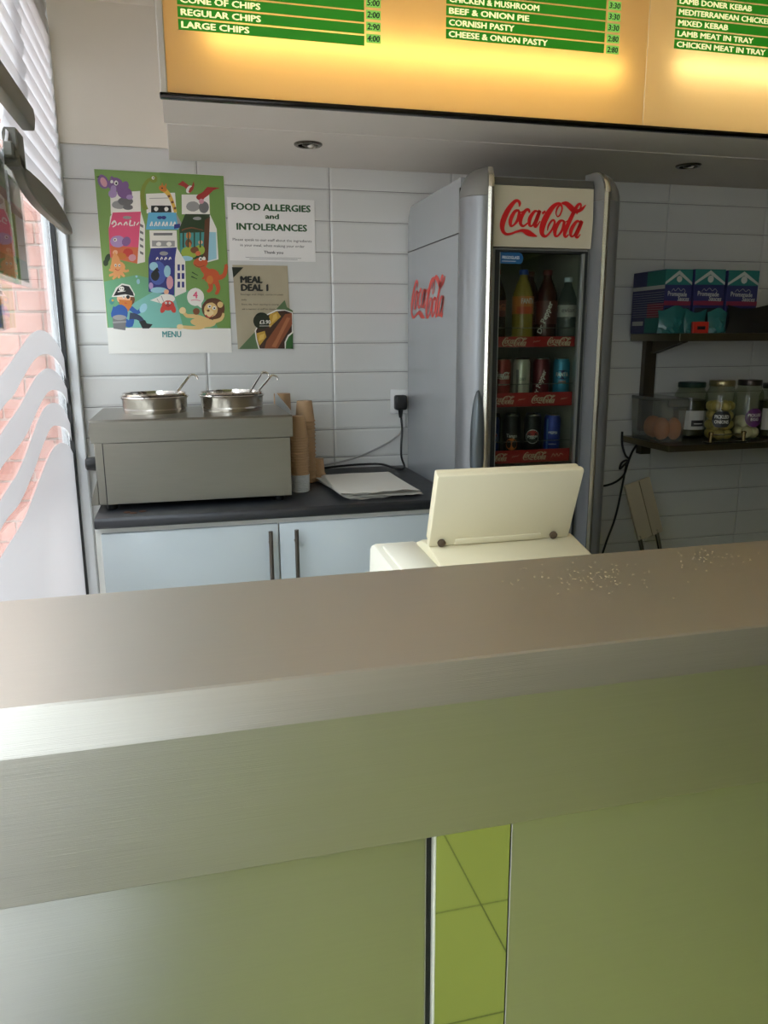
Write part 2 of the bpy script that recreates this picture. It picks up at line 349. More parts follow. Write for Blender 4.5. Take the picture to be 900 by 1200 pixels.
# ---- flat prints: (ink, polygon corners in 0.1 mm from the sheet's lower left)
POSTER=[('green',[20,870,4110,840,4100,5820,0,5850]),
('green_fold_shade',[2050,850,4110,840,4100,5820,2040,5840]),  # right half tinted darker as the shade of the centre fold
('teal',[50,870,3660,860,3270,1840,2440,2250,1080,2590,30,2360]),
('teal2',[680,870,2500,870,2170,2390,440,1400]),
('white',[410,4490,1360,4570,1380,5240,440,5150]),
('grey',[920,4850,860,4900,760,4920,660,4920,560,4890,490,4840,460,4780,480,4720,540,4680,640,4660,740,4660,840,4690,910,4740,940,4800]),
('grey2',[1110,4760,1070,4790,1000,4800,930,4800,870,4780,820,4750,800,4710,820,4680,860,4650,920,4640,990,4640,1060,4660,1110,4690,1120,4720]),
('white',[1540,4550,2500,4580,2490,5230,1560,5160]),
('black',[1680,4580,2340,4610,2330,4820,1700,4800]),
('white',[1920,4730,1900,4750,1870,4760,1840,4760,1810,4750,1790,4720,1780,4690,1790,4670,1810,4640,1830,4630,1860,4630,1890,4650,1910,4670,1920,4700]),
('white',[2240,4740,2230,4760,2200,4770,2170,4770,2140,4760,2120,4730,2110,4710,2120,4680,2130,4650,2160,4640,2190,4640,2220,4660,2240,4680,2250,4710]),
('grey',[1660,5010,2310,5050,2310,5070,1660,5030]),
('white',[2670,4560,3590,4590,3600,5210,2700,5180]),
('grey',[3250,4890,3190,4950,3100,4980,3000,4970,2910,4940,2850,4880,2820,4810,2840,4740,2900,4690,2980,4660,3080,4660,3180,4700,3240,4750,3270,4820]),
('grey2',[3560,4890,3520,4950,3450,4990,3380,4990,3310,4950,3260,4880,3240,4800,3250,4720,3290,4650,3360,4620,3430,4620,3500,4660,3550,4730,3570,4810]),
('pink',[300,4040,280,3130,1130,2950,1360,4600,470,4540]),
('white',[1130,2950,1380,3010,1460,4180,1360,4600]),
('white',[320,4040,470,4540,380,4410]),
('orange',[310,3130,1130,2950,1200,3470,310,3500]),
('purple2',[780,3730,720,3790,630,3830,520,3820,420,3790,350,3720,320,3640,340,3560,400,3490,490,3460,600,3460,700,3500,770,3570,800,3650]),
('white',[540,3720,520,3740,500,3750,480,3750,450,3740,430,3720,420,3690,430,3670,440,3650,470,3640,490,3640,520,3650,540,3670,540,3700]),
('black',[500,3710,490,3720,480,3720,470,3720,460,3710,450,3710,450,3690,450,3680,450,3670,470,3670,480,3670,490,3670,500,3680,500,3690]),
('purple',[970,3650,970,3720,940,3770,890,3800,830,3800,770,3770,720,3710,690,3650,690,3580,720,3530,770,3500,830,3500,890,3530,940,3580]),
('red',[1010,3360,970,3410,900,3430,830,3430,760,3400,720,3350,700,3300,710,3240,750,3190,810,3170,880,3170,950,3200,1000,3240,1020,3300]),
('orange2',[780,3240,740,3270,680,3290,610,3290,540,3270,490,3230,470,3180,480,3140,530,3100,590,3080,660,3080,730,3100,780,3140,800,3190]),
('pink2',[1100,3190,1060,3230,1020,3250,960,3240,910,3220,880,3180,860,3140,870,3090,900,3050,950,3030,1000,3030,1050,3060,1090,3090,1100,3140]),
('peach',[530,3330,510,3360,480,3370,440,3370,410,3350,380,3320,370,3290,380,3250,400,3230,430,3210,460,3210,500,3230,520,3260,530,3290]),
('grey',[1040,4430,1000,4440,950,4450,890,4450,830,4440,790,4420,780,4400,790,4370,830,4360,880,4350,940,4350,990,4360,1030,4380,1050,4400]),
('white',[440,4160,450,4180,410,4210,390,4190]),
('white',[450,4180,480,4220,430,4250,410,4210]),
('white',[480,4220,500,4250,460,4280,430,4250]),
('white',[500,4250,500,4260,500,4310,460,4280]),
('white',[500,4260,500,4250,540,4290,500,4310]),
('white',[500,4250,520,4230,560,4250,540,4290]),
('white',[520,4230,530,4200,570,4210,560,4250]),
('white',[530,4200,530,4180,570,4170,570,4210]),
('white',[530,4180,520,4170,540,4140,570,4170]),
('white',[520,4170,490,4140,500,4110,540,4140]),
('white',[490,4140,450,4120,470,4090,500,4110]),
('white',[450,4120,430,4110,440,4080,470,4090]),
('white',[620,4140,630,4160,600,4180,580,4170]),
('white',[630,4160,650,4180,620,4210,600,4180]),
('white',[650,4180,680,4210,650,4240,620,4210]),
('white',[680,4210,680,4210,690,4250,650,4240]),
('white',[680,4210,690,4210,720,4240,690,4250]),
('white',[690,4210,700,4190,730,4210,720,4240]),
('white',[700,4190,710,4170,740,4180,730,4210]),
('white',[710,4170,720,4150,750,4160,740,4180]),
('white',[810,4140,820,4170,790,4190,770,4170]),
('white',[820,4170,850,4210,810,4230,790,4190]),
('white',[850,4210,870,4240,840,4260,810,4230]),
('white',[870,4240,870,4250,880,4280,840,4260]),
('white',[870,4250,870,4250,900,4260,880,4280]),
('white',[870,4250,870,4220,910,4220,900,4260]),
('white',[870,4220,880,4180,910,4190,910,4220]),
('white',[880,4180,880,4160,910,4160,910,4190]),
('white',[990,4330,980,4300,1030,4290,1040,4320]),
('white',[980,4300,970,4250,1010,4240,1030,4290]),
('white',[970,4250,950,4200,1000,4190,1010,4240]),
('white',[950,4200,960,4150,990,4170,1000,4190]),
('white',[960,4150,990,4130,1000,4170,990,4170]),
('white',[990,4130,1030,4140,1030,4170,1000,4170]),
('white',[1030,4140,1060,4140,1060,4180,1030,4170]),
('white',[1060,4140,1080,4150,1080,4180,1060,4180]),
('white',[1120,4280,1120,4250,1160,4240,1170,4270]),
('white',[1120,4250,1110,4210,1140,4200,1160,4240]),
('white',[1110,4210,1100,4170,1130,4160,1140,4200]),
('white',[1100,4170,1100,4140,1120,4140,1130,4160]),
('white',[1210,4160,1220,4180,1200,4200,1180,4180]),
('white',[1220,4180,1250,4210,1220,4230,1200,4200]),
('white',[1250,4210,1270,4250,1250,4260,1220,4230]),
('white',[1270,4250,1290,4270,1270,4280,1250,4260]),
('grey2',[1300,4140,1400,4090,1410,4170,1300,4230]),
('grey2',[1280,3930,1390,3880,1390,3960,1290,4010]),
('grey2',[1270,3710,1370,3660,1380,3740,1270,3790]),
('grey2',[1250,3500,1360,3450,1360,3530,1260,3580]),
('grey2',[1240,3280,1340,3230,1350,3310,1240,3360]),
('sky',[1480,4040,2530,4070,2480,4610,1600,4580]),
('navy',[2020,4460,2000,4480,1970,4480,1930,4480,1900,4470,1870,4450,1860,4430,1870,4410,1890,4390,1920,4380,1960,4380,1990,4390,2020,4410,2030,4430]),
('navy',[2160,4460,2140,4480,2100,4490,2070,4490,2030,4480,2010,4460,2000,4430,2010,4410,2030,4390,2060,4380,2100,4380,2130,4400,2150,4420,2160,4440]),
('grey',[2530,4070,2650,4260,2480,4610]),
('white',[1650,4150,1660,4180,1620,4190,1600,4160]),
('white',[1660,4180,1670,4220,1640,4240,1620,4190]),
('white',[1670,4220,1690,4260,1660,4280,1640,4240]),
('white',[1690,4260,1690,4270,1690,4310,1660,4280]),
('white',[1690,4270,1680,4270,1710,4280,1690,4310]),
('white',[1680,4270,1680,4230,1710,4230,1710,4280]),
('white',[1680,4230,1680,4190,1710,4190,1710,4230]),
('white',[1680,4190,1680,4160,1710,4160,1710,4190]),
('white',[1780,4150,1790,4180,1760,4190,1740,4160]),
('white',[1790,4180,1810,4230,1780,4240,1760,4190]),
('white',[1810,4230,1830,4270,1800,4280,1780,4240]),
('white',[1830,4270,1820,4280,1830,4310,1800,4280]),
('white',[1820,4280,1820,4270,1850,4280,1830,4310]),
('white',[1820,4270,1820,4230,1850,4240,1850,4280]),
('white',[1820,4230,1820,4190,1840,4190,1850,4240]),
('white',[1820,4190,1820,4160,1840,4160,1840,4190]),
('white',[1890,4150,1900,4190,1870,4200,1850,4170]),
('white',[1900,4190,1920,4230,1890,4240,1870,4200]),
('white',[1920,4230,1940,4270,1910,4290,1890,4240]),
('white',[1940,4270,1930,4280,1940,4310,1910,4290]),
('white',[1930,4280,1920,4280,1960,4280,1940,4310]),
('white',[1920,4280,1930,4240,1960,4240,1960,4280]),
('white',[1930,4240,1930,4190,1950,4190,1960,4240]),
('white',[1930,4190,1930,4160,1950,4160,1950,4190]),
('white',[2030,4160,2040,4190,2000,4200,1990,4170]),
('white',[2040,4190,2060,4240,2020,4250,2000,4200]),
('white',[2060,4240,2080,4280,2040,4290,2020,4250]),
('white',[2080,4280,2070,4280,2070,4320,2040,4290]),
('white',[2070,4280,2060,4280,2090,4290,2070,4320]),
('white',[2060,4280,2060,4240,2090,4240,2090,4290]),
('white',[2060,4240,2060,4200,2090,4200,2090,4240]),
('white',[2060,4200,2070,4170,2090,4170,2090,4200]),
('white',[2140,4160,2150,4190,2110,4210,2100,4170]),
('white',[2150,4190,2170,4240,2130,4250,2110,4210]),
('white',[2170,4240,2190,4280,2150,4290,2130,4250]),
('white',[2190,4280,2180,4290,2180,4320,2150,4290]),
('white',[2180,4290,2170,4280,2200,4290,2180,4320]),
('white',[2170,4280,2170,4240,2200,4250,2200,4290]),
('white',[2170,4240,2170,4200,2200,4200,2200,4250]),
('white',[2170,4200,2180,4170,2200,4170,2200,4200]),
('white',[2280,4170,2290,4200,2250,4210,2240,4180]),
('white',[2290,4200,2310,4240,2270,4250,2250,4210]),
('white',[2310,4240,2320,4280,2290,4300,2270,4250]),
('white',[2320,4280,2320,4290,2320,4330,2290,4300]),
('white',[2320,4290,2310,4290,2340,4290,2320,4330]),
('white',[2310,4290,2310,4250,2340,4250,2340,4290]),
('white',[2310,4250,2310,4200,2340,4210,2340,4250]),
('white',[2310,4200,2310,4170,2340,4170,2340,4210]),
('white',[2390,4170,2400,4200,2360,4210,2350,4180]),
('white',[2400,4200,2420,4250,2380,4260,2360,4210]),
('white',[2420,4250,2430,4290,2400,4300,2380,4260]),
('white',[2430,4290,2430,4300,2430,4330,2400,4300]),
('white',[2430,4300,2420,4290,2450,4300,2430,4330]),
('white',[2420,4290,2420,4250,2450,4250,2450,4300]),
('white',[2420,4250,2420,4210,2450,4210,2450,4250]),
('white',[2420,4210,2420,4180,2450,4180,2450,4210]),
('navy',[2390,4090,2590,4130,2590,4260,2400,4230]),
('white',[1580,3450,2460,3470,2470,4040,1590,4020]),
('grey',[1640,3510,2380,3520,2390,3710,1650,3700]),
('white',[1940,3620,1920,3650,1880,3660,1850,3660,1810,3640,1790,3620,1780,3590,1780,3560,1810,3540,1840,3530,1880,3530,1910,3540,1930,3560,1940,3590]),
('white',[2270,3630,2250,3660,2220,3670,2180,3670,2140,3650,2120,3630,2110,3600,2120,3570,2140,3550,2170,3530,2210,3530,2240,3550,2270,3570,2280,3600]),
('grey2',[1710,3860,2320,3880,2330,3960,1720,3940]),
('dkgreen',[2560,4100,2530,3200,3370,3070,3540,4130,3590,4590,2780,4570]),
('white',[3370,3020,3800,3140,3790,4130,3590,4590]),
('ltblue',[3400,3070,3740,3160,3760,4020,3480,4020]),
('teal3',[2540,3330,3330,3350,3390,4010,2580,3960]),
('brown',[3280,3100,3450,3080,3590,4510,3410,4400]),
('lime',[3100,3430,3030,3500,2920,3530,2790,3530,2680,3490,2600,3420,2570,3330,2590,3250,2660,3190,2770,3150,2900,3150,3010,3190,3100,3260,3130,3350]),
('lime',[3350,3510,3300,3560,3240,3590,3160,3590,3090,3560,3040,3500,3020,3430,3030,3360,3080,3300,3140,3270,3220,3270,3290,3300,3340,3360,3360,3430]),
('orange2',[2930,3940,2910,3980,2880,4000,2840,4000,2800,3970,2780,3930,2770,3890,2770,3840,2790,3800,2830,3780,2860,3780,2900,3810,2920,3840,2930,3890]),
('brown2',[2940,3700,2910,3750,2870,3780,2820,3780,2770,3750,2740,3700,2720,3640,2730,3580,2760,3530,2800,3510,2850,3510,2900,3540,2930,3590,2950,3650]),
('orange2',[2910,3630,2900,3650,2880,3670,2850,3670,2830,3650,2810,3620,2800,3590,2810,3550,2820,3520,2840,3510,2870,3510,2890,3520,2910,3550,2920,3590]),
('brown2',[3150,3480,3110,3520,3060,3540,2990,3530,2940,3510,2900,3470,2880,3420,2890,3380,2930,3340,2980,3320,3050,3320,3100,3340,3140,3380,3160,3430]),
('peach',[3300,3710,3280,3730,3250,3750,3220,3750,3190,3730,3170,3710,3160,3680,3170,3650,3180,3620,3210,3610,3240,3610,3270,3630,3290,3650,3300,3680]),
('ltblue',[2930,3190,2870,3210,2780,3230,2680,3230,2590,3210,2520,3180,2500,3140,2520,3110,2580,3080,2670,3060,2770,3070,2860,3080,2920,3110,2950,3150]),
('orange',[3210,3360,3180,3390,3150,3400,3110,3400,3080,3380,3050,3350,3040,3320,3050,3280,3070,3250,3100,3240,3140,3240,3180,3260,3200,3280,3210,3320]),
('grey',[3290,4470,3250,4490,3200,4500,3130,4490,3080,4480,3040,4460,3020,4440,3030,4420,3070,4400,3130,4390,3190,4390,3250,4400,3290,4420,3300,4450]),
('brown2',[2640,4020,2700,4050,2680,4090,2630,4070]),
('brown2',[2700,4050,2770,4080,2760,4120,2680,4090]),
('brown2',[2770,4080,2860,4100,2850,4140,2760,4120]),
('brown2',[2860,4100,2950,4120,2950,4160,2850,4140]),
('brown2',[2950,4120,3050,4110,3050,4150,2950,4160]),
('brown2',[3050,4110,3160,4090,3170,4120,3050,4150]),
('brown2',[3160,4090,3260,4070,3270,4100,3170,4120]),
('brown2',[3260,4070,3330,4050,3340,4080,3270,4100]),
('dkgreen',[2630,3500,2680,3500,2710,3990,2660,3990]),
('dkgreen',[2800,3500,2840,3510,2870,4000,2830,4000]),
('dkgreen',[3000,3510,3040,3510,3070,4000,3020,4000]),
('dkgreen',[3190,3510,3240,3510,3270,4010,3220,4010]),
('navy',[1500,3120,1430,2050,2260,1940,2360,3140,2440,3500,1600,3450]),
('white',[2360,3140,2280,1890,2660,2060,2690,3060,2440,3500]),
('grey',[2130,3330,2100,3350,2040,3360,1980,3360,1920,3350,1880,3320,1870,3290,1880,3260,1920,3240,1970,3230,2030,3230,2090,3240,2130,3270,2150,3300]),
('navy',[2420,2750,2500,2750,2510,2950,2430,2950]),
('navy',[2560,2750,2640,2760,2650,2950,2570,2950]),
('navy',[2400,2470,2490,2480,2500,2670,2410,2670]),
('navy',[2540,2480,2630,2480,2640,2670,2550,2670]),
('navy',[2380,2200,2470,2200,2480,2390,2400,2390]),
('navy',[2530,2200,2610,2200,2620,2390,2540,2390]),
('blue2',[2030,2830,1960,2960,1860,3040,1740,3030,1620,2960,1530,2820,1500,2660,1510,2490,1580,2350,1680,2280,1810,2280,1930,2360,2010,2500,2050,2660]),
('ltblue',[1780,2940,1740,2990,1690,3010,1630,3010,1570,2980,1530,2940,1510,2880,1520,2820,1550,2770,1610,2740,1670,2740,1730,2770,1770,2820,1790,2880]),
('black',[1810,2650,1780,2710,1720,2740,1660,2740,1610,2700,1560,2650,1540,2570,1550,2500,1590,2440,1640,2410,1700,2410,1760,2450,1800,2510,1820,2580]),
('black',[1830,2720,1760,2850,1610,2710]),
('pink2',[2250,2460,2220,2540,2180,2580,2130,2580,2080,2530,2050,2460,2030,2360,2040,2260,2060,2180,2100,2140,2150,2140,2200,2190,2240,2260,2250,2360]),
('ltblue',[2190,2810,2160,2870,2120,2910,2070,2910,2020,2870,1990,2800,1970,2720,1980,2630,2000,2570,2040,2530,2090,2530,2140,2570,2180,2640,2190,2720]),
('ltblue',[2020,2150,1940,2180,1830,2200,1710,2200,1590,2180,1520,2150,1490,2100,1510,2060,1580,2030,1690,2010,1820,2010,1930,2030,2010,2070,2040,2110]),
('purple2',[1590,2290,1570,2330,1540,2350,1510,2350,1480,2330,1460,2290,1450,2240,1460,2190,1470,2150,1500,2130,1530,2130,1560,2160,1580,2190,1590,2240]),
('peach',[2090,2090,2070,2120,2030,2130,2000,2130,1960,2120,1940,2090,1930,2050,1930,2010,1950,1990,1990,1970,2020,1970,2060,1990,2080,2020,2090,2050]),
('white',[1760,3080,1770,3100,1740,3110,1730,3090]),
('white',[1770,3100,1780,3120,1750,3140,1740,3110]),
('white',[1780,3120,1790,3150,1770,3160,1750,3140]),
('white',[1790,3150,1790,3150,1790,3180,1770,3160]),
('white',[1790,3150,1790,3150,1810,3170,1790,3180]),
('white',[1790,3150,1790,3140,1820,3140,1810,3170]),
('white',[1790,3140,1800,3110,1820,3120,1820,3140]),
('white',[1800,3110,1800,3100,1830,3100,1820,3120]),
('white',[1900,3080,1910,3100,1880,3110,1870,3100]),
('white',[1910,3100,1920,3130,1890,3140,1880,3110]),
('white',[1920,3130,1930,3150,1910,3170,1890,3140]),
('white',[1930,3150,1930,3160,1930,3190,1910,3170]),
('white',[1930,3160,1930,3160,1950,3170,1930,3190]),
('white',[1930,3160,1930,3140,1960,3150,1950,3170]),
('white',[1930,3140,1940,3120,1960,3120,1960,3150]),
('white',[1940,3120,1940,3100,1960,3110,1960,3120]),
('white',[2040,3080,2050,3100,2010,3120,2000,3100]),
('white',[2050,3100,2060,3130,2030,3140,2010,3120]),
('white',[2060,3130,2070,3150,2040,3170,2030,3140]),
('white',[2070,3150,2070,3160,2070,3190,2040,3170]),
('white',[2070,3160,2060,3160,2090,3170,2070,3190]),
('white',[2060,3160,2070,3140,2100,3150,2090,3170]),
('white',[2070,3140,2080,3120,2100,3120,2100,3150]),
('white',[2080,3120,2080,3100,2100,3110,2100,3120]),
('white',[2180,3090,2190,3110,2150,3120,2140,3100]),
('white',[2190,3110,2200,3130,2170,3150,2150,3120]),
('white',[2200,3130,2210,3160,2180,3170,2170,3150]),
('white',[2210,3160,2210,3160,2210,3190,2180,3170]),
('white',[2210,3160,2200,3160,2230,3180,2210,3190]),
('white',[2200,3160,2210,3140,2230,3150,2230,3180]),
('white',[2210,3140,2220,3120,2240,3130,2230,3150]),
('white',[2220,3120,2220,3110,2240,3110,2240,3130]),
('grey2',[1120,4970,1050,5010,960,5030,850,5030,750,5000,680,4950,660,4890,680,4840,740,4790,830,4770,940,4770,1040,4800,1110,4850,1140,4910]),
('purple',[350,5630,280,5680,200,5700,140,5660,100,5600,80,5500,100,5410,150,5320,230,5270,300,5260,370,5290,410,5360,420,5450,400,5550]),
('pink2',[320,5560,280,5600,230,5610,190,5590,170,5550,160,5490,180,5420,210,5370,250,5330,300,5320,340,5340,360,5380,370,5440,350,5510]),
('purple',[1030,5460,1010,5500,970,5520,920,5520,870,5490,840,5450,830,5400,830,5350,860,5310,900,5290,950,5290,990,5310,1030,5350,1040,5410]),
('purple',[1120,5200,1080,5270,1000,5330,900,5350,800,5340,710,5290,660,5220,660,5130,700,5060,780,5000,880,4980,980,4990,1070,5040,1120,5110]),
('purple',[840,5510,780,5580,680,5620,580,5620,480,5570,410,5500,380,5410,390,5320,450,5250,550,5210,650,5210,750,5260,820,5330,860,5420]),
('purple2',[640,5190,610,5230,550,5250,490,5250,440,5220,400,5180,380,5120,390,5060,420,5020,470,4990,530,5000,590,5020,630,5070,650,5130]),
('purple2',[640,5320,620,5360,580,5380,540,5380,500,5360,470,5310,460,5250,460,5200,490,5150,520,5130,560,5130,600,5160,630,5200,640,5260]),
('white',[710,5490,690,5510,670,5530,640,5530,610,5510,590,5480,580,5450,580,5420,600,5400,620,5380,660,5380,680,5400,710,5430,710,5460]),
('black',[680,5460,680,5480,660,5480,650,5480,640,5480,630,5460,620,5450,620,5430,630,5420,640,5410,660,5410,670,5420,680,5430,680,5450]),
('white',[560,5510,550,5530,530,5540,510,5540,490,5530,480,5510,470,5490,470,5460,480,5450,500,5440,520,5440,540,5450,560,5470,560,5490]),
('purple2',[1140,5080,1110,5100,1070,5120,1020,5110,980,5100,950,5070,930,5030,940,5000,970,4970,1010,4960,1060,4960,1100,4980,1130,5010,1150,5040]),
('purple',[600,5600,530,5670,450,5590]),
('dkgreen',[110,5600,160,5650,30,5620]),
('olive',[1600,4690,1580,4750,1430,4690,1450,4630]),
('olive',[1580,4750,1550,4840,1400,4780,1430,4690]),
('olive',[1550,4840,1530,4930,1380,4890,1400,4780]),
('olive',[1530,4930,1510,5010,1370,4990,1380,4890]),
('olive',[1510,5010,1510,5090,1370,5080,1370,4990]),
('olive',[1510,5090,1520,5160,1380,5170,1370,5080]),
('olive',[1520,5160,1530,5240,1400,5250,1380,5170]),
('olive',[1530,5240,1550,5300,1430,5330,1400,5250]),
('olive',[1550,5300,1570,5370,1460,5410,1430,5330]),
('olive',[1570,5370,1600,5430,1510,5480,1460,5410]),
('olive',[1600,5430,1640,5480,1550,5540,1510,5480]),
('olive',[1640,5480,1670,5520,1610,5600,1550,5540]),
('olive',[1670,5520,1710,5550,1670,5640,1610,5600]),
('olive',[1710,5550,1760,5580,1730,5660,1670,5640]),
('olive',[1760,5580,1810,5590,1790,5680,1730,5660]),
('olive',[1810,5590,1840,5610,1820,5690,1790,5680]),
('olive',[1950,5680,1920,5720,1870,5740,1810,5740,1760,5710,1730,5670,1710,5620,1720,5570,1750,5530,1800,5510,1850,5510,1900,5530,1940,5570,1950,5630]),
('white',[1870,5680,1850,5700,1840,5710,1810,5710,1790,5700,1780,5680,1770,5660,1780,5640,1790,5620,1810,5610,1830,5610,1850,5620,1860,5640,1870,5660]),
('black',[1850,5670,1840,5680,1840,5680,1830,5680,1820,5670,1810,5670,1810,5660,1810,5650,1820,5640,1820,5640,1830,5640,1840,5640,1850,5650,1850,5660]),
('yellow',[2050,5280,2090,5250,2210,5370,2170,5400]),
('yellow',[2090,5250,2150,5210,2260,5310,2210,5370]),
('yellow',[2150,5210,2210,5150,2320,5240,2260,5310]),
('yellow',[2210,5150,2260,5080,2370,5140,2320,5240]),
('yellow',[2260,5080,2310,4970,2420,5020,2370,5140]),
('yellow',[2310,4970,2360,4830,2460,4870,2420,5020]),
('yellow',[2360,4830,2400,4690,2500,4720,2460,4870]),
('yellow',[2400,4690,2430,4590,2520,4630,2500,4720]),
('orange2',[2240,5330,2220,5380,2180,5420,2130,5440,2070,5440,2020,5430,1990,5390,1980,5350,2000,5310,2040,5270,2090,5250,2150,5240,2200,5260,2230,5290]),
('orange2',[2130,5420,2100,5550,2070,5450]),
('orange2',[2230,5400,2230,5530,2170,5420]),
('brown2',[2330,5130,2320,5150,2300,5150,2280,5150,2260,5140,2250,5130,2240,5110,2250,5090,2260,5080,2280,5070,2300,5070,2310,5080,2330,5090,2330,5110]),
('brown2',[2430,4950,2420,4960,2400,4970,2380,4970,2360,4960,2350,4950,2340,4930,2350,4910,2360,4890,2370,4890,2390,4890,2410,4900,2430,4910,2430,4930]),
('brown2',[2500,4760,2490,4780,2470,4780,2450,4780,2430,4770,2420,4760,2420,4740,2420,4720,2430,4710,2450,4700,2460,4700,2480,4710,2490,4730,2500,4740]),
('black',[2110,5370,2100,5370,2090,5380,2080,5380,2070,5370,2060,5360,2060,5350,2060,5340,2070,5340,2080,5330,2090,5330,2100,5340,2110,5350,2110,5360]),
('red2',[2800,5420,2960,5240,3070,5350,2940,5480,2760,5610,2590,5490]),
('red2',[3360,5040,3570,5190,3740,5350,3970,5440,3550,5450,3400,5290,3200,5170]),
('red2',[3440,5170,3400,5210,3350,5230,3290,5230,3230,5200,3190,5160,3170,5120,3180,5070,3220,5040,3270,5020,3340,5020,3390,5040,3430,5080,3450,5130]),
('white',[3070,5350,3080,5410,3060,5450,3030,5470,2980,5470,2930,5440,2890,5400,2860,5350,2850,5290,2860,5250,2900,5230,2940,5230,2990,5260,3040,5300]),
('red2',[3090,5370,3110,5410,3100,5440,3080,5460,3050,5450,3010,5420,2970,5380,2950,5330,2930,5290,2930,5260,2950,5250,2990,5250,3020,5280,3060,5320]),
('red2',[3130,5440,3120,5620,3050,5460]),
('pink2',[3410,5030,3390,5050,3350,5070,3320,5070,3280,5050,3260,5020,3250,4990,3250,4950,3280,4920,3310,4910,3350,4910,3380,4930,3410,4960,3420,4990]),
('orange3',[330,3100,280,2800,660,2810,550,3160,430,3320]),
('orange3',[720,2920,660,2980,570,3020,460,3020,360,2980,290,2910,260,2830,270,2750,340,2680,430,2640,540,2650,640,2680,710,2750,740,2840]),
('orange3',[440,2830,430,2800,520,2740,550,2780]),
('orange3',[430,2800,400,2750,490,2690,520,2740]),
('orange3',[400,2750,370,2700,450,2640,490,2690]),
('orange3',[370,2700,350,2660,400,2590,450,2640]),
('orange3',[350,2660,320,2640,350,2560,400,2590]),
('orange3',[320,2640,270,2620,290,2540,350,2560]),
('orange3',[270,2620,230,2600,250,2530,290,2540]),
('orange3',[230,2600,200,2590,210,2520,250,2530]),
('orange3',[440,2810,430,2770,540,2750,560,2790]),
('orange3',[430,2770,420,2710,520,2690,540,2750]),
('orange3',[420,2710,400,2640,500,2610,520,2690]),
('orange3',[400,2640,380,2590,470,2550,500,2610]),
('orange3',[380,2590,360,2560,430,2500,470,2550]),
('orange3',[360,2560,330,2520,390,2470,430,2500]),
('orange3',[330,2520,310,2490,350,2440,390,2470]),
('orange3',[310,2490,290,2470,330,2420,350,2440]),
('orange3',[440,2790,440,2750,560,2780,560,2820]),
('orange3',[440,2750,460,2690,560,2710,560,2780]),
('orange3',[460,2690,470,2630,570,2650,560,2710]),
('orange3',[470,2630,470,2580,570,2590,570,2650]),
('orange3',[470,2580,470,2550,560,2550,570,2590]),
('orange3',[470,2550,470,2520,550,2510,560,2550]),
('orange3',[470,2520,470,2500,540,2490,550,2510]),
('orange3',[470,2500,470,2480,530,2470,540,2490]),
('orange3',[440,2770,470,2730,570,2800,550,2840]),
('orange3',[470,2730,510,2680,600,2750,570,2800]),
('orange3',[510,2680,540,2630,630,2690,600,2750]),
('orange3',[540,2630,580,2580,660,2650,630,2690]),
('orange3',[580,2580,610,2550,680,2620,660,2650]),
('orange3',[610,2550,630,2530,690,2590,680,2620]),
('orange3',[630,2530,650,2520,710,2570,690,2590]),
('orange3',[650,2520,670,2510,720,2560,710,2570]),
('orange3',[460,2750,500,2730,560,2840,530,2860]),
('orange3',[500,2730,560,2710,610,2810,560,2840]),
('orange3',[560,2710,620,2680,670,2780,610,2810]),
('orange3',[620,2680,680,2670,710,2760,670,2780]),
('orange3',[680,2670,730,2660,740,2750,710,2760]),
('orange3',[730,2660,780,2670,780,2750,740,2750]),
('orange3',[780,2670,820,2690,810,2760,780,2750]),
('orange3',[820,2690,850,2690,840,2760,810,2760]),
('orange3',[460,2850,440,2830,510,2750,530,2760]),
('orange3',[440,2830,420,2800,480,2720,510,2750]),
('orange3',[420,2800,390,2780,440,2690,480,2720]),
('orange3',[390,2780,380,2770,390,2670,440,2690]),
('orange3',[380,2770,350,2760,330,2680,390,2670]),
('orange3',[350,2760,310,2770,280,2690,330,2680]),
('orange3',[310,2770,260,2770,240,2700,280,2690]),
('orange3',[260,2770,230,2780,210,2710,240,2700]),
('white',[470,2900,460,2920,450,2930,430,2930,410,2920,400,2900,400,2880,400,2870,410,2850,420,2840,440,2840,460,2850,470,2870,470,2890]),
('white',[590,2910,580,2920,570,2930,550,2930,540,2920,520,2910,520,2890,520,2870,530,2850,540,2840,560,2840,580,2850,590,2870,590,2890]),
('black',[460,2890,450,2900,440,2900,430,2900,430,2900,420,2890,420,2880,420,2870,420,2860,430,2860,440,2860,450,2860,450,2870,460,2880]),
('black',[580,2890,570,2900,560,2900,560,2900,550,2900,540,2890,540,2880,540,2870,550,2860,550,2860,560,2860,570,2860,580,2870,580,2880]),
('red',[400,2770,420,2750,440,2770,420,2790]),
('red',[420,2750,440,2740,450,2760,440,2770]),
('red',[440,2740,460,2720,470,2740,450,2760]),
('red',[460,2720,490,2710,490,2730,470,2740]),
('red',[490,2710,520,2720,510,2740,490,2730]),
('red',[520,2720,540,2740,530,2750,510,2740]),
('red',[540,2740,560,2760,560,2770,530,2750]),
('red',[560,2760,580,2770,570,2780,560,2770]),
('dkgreen',[290,3140,290,3200,280,3240,250,3250,200,3230,160,3190,120,3120,100,3050,100,2990,110,2950,150,2940,190,2960,230,3010,270,3070]),
('dkgreen',[210,3010,190,3050,160,3070,120,3070,90,3040,60,3010,50,2960,60,2910,70,2880,110,2850,140,2860,180,2880,200,2910,210,2960]),
('red3',[3810,2600,3780,2710,3700,2790,3580,2830,3460,2810,3360,2760,3290,2660,3270,2550,3310,2440,3390,2360,3500,2320,3620,2330,3720,2390,3790,2490]),
('red3',[3520,2780,3480,2810,3310,2620,3340,2590]),
('red3',[3480,2810,3430,2840,3270,2670,3310,2620]),
('red3',[3430,2840,3380,2880,3210,2740,3270,2670]),
('red3',[3380,2880,3370,2880,3180,2820,3210,2740]),
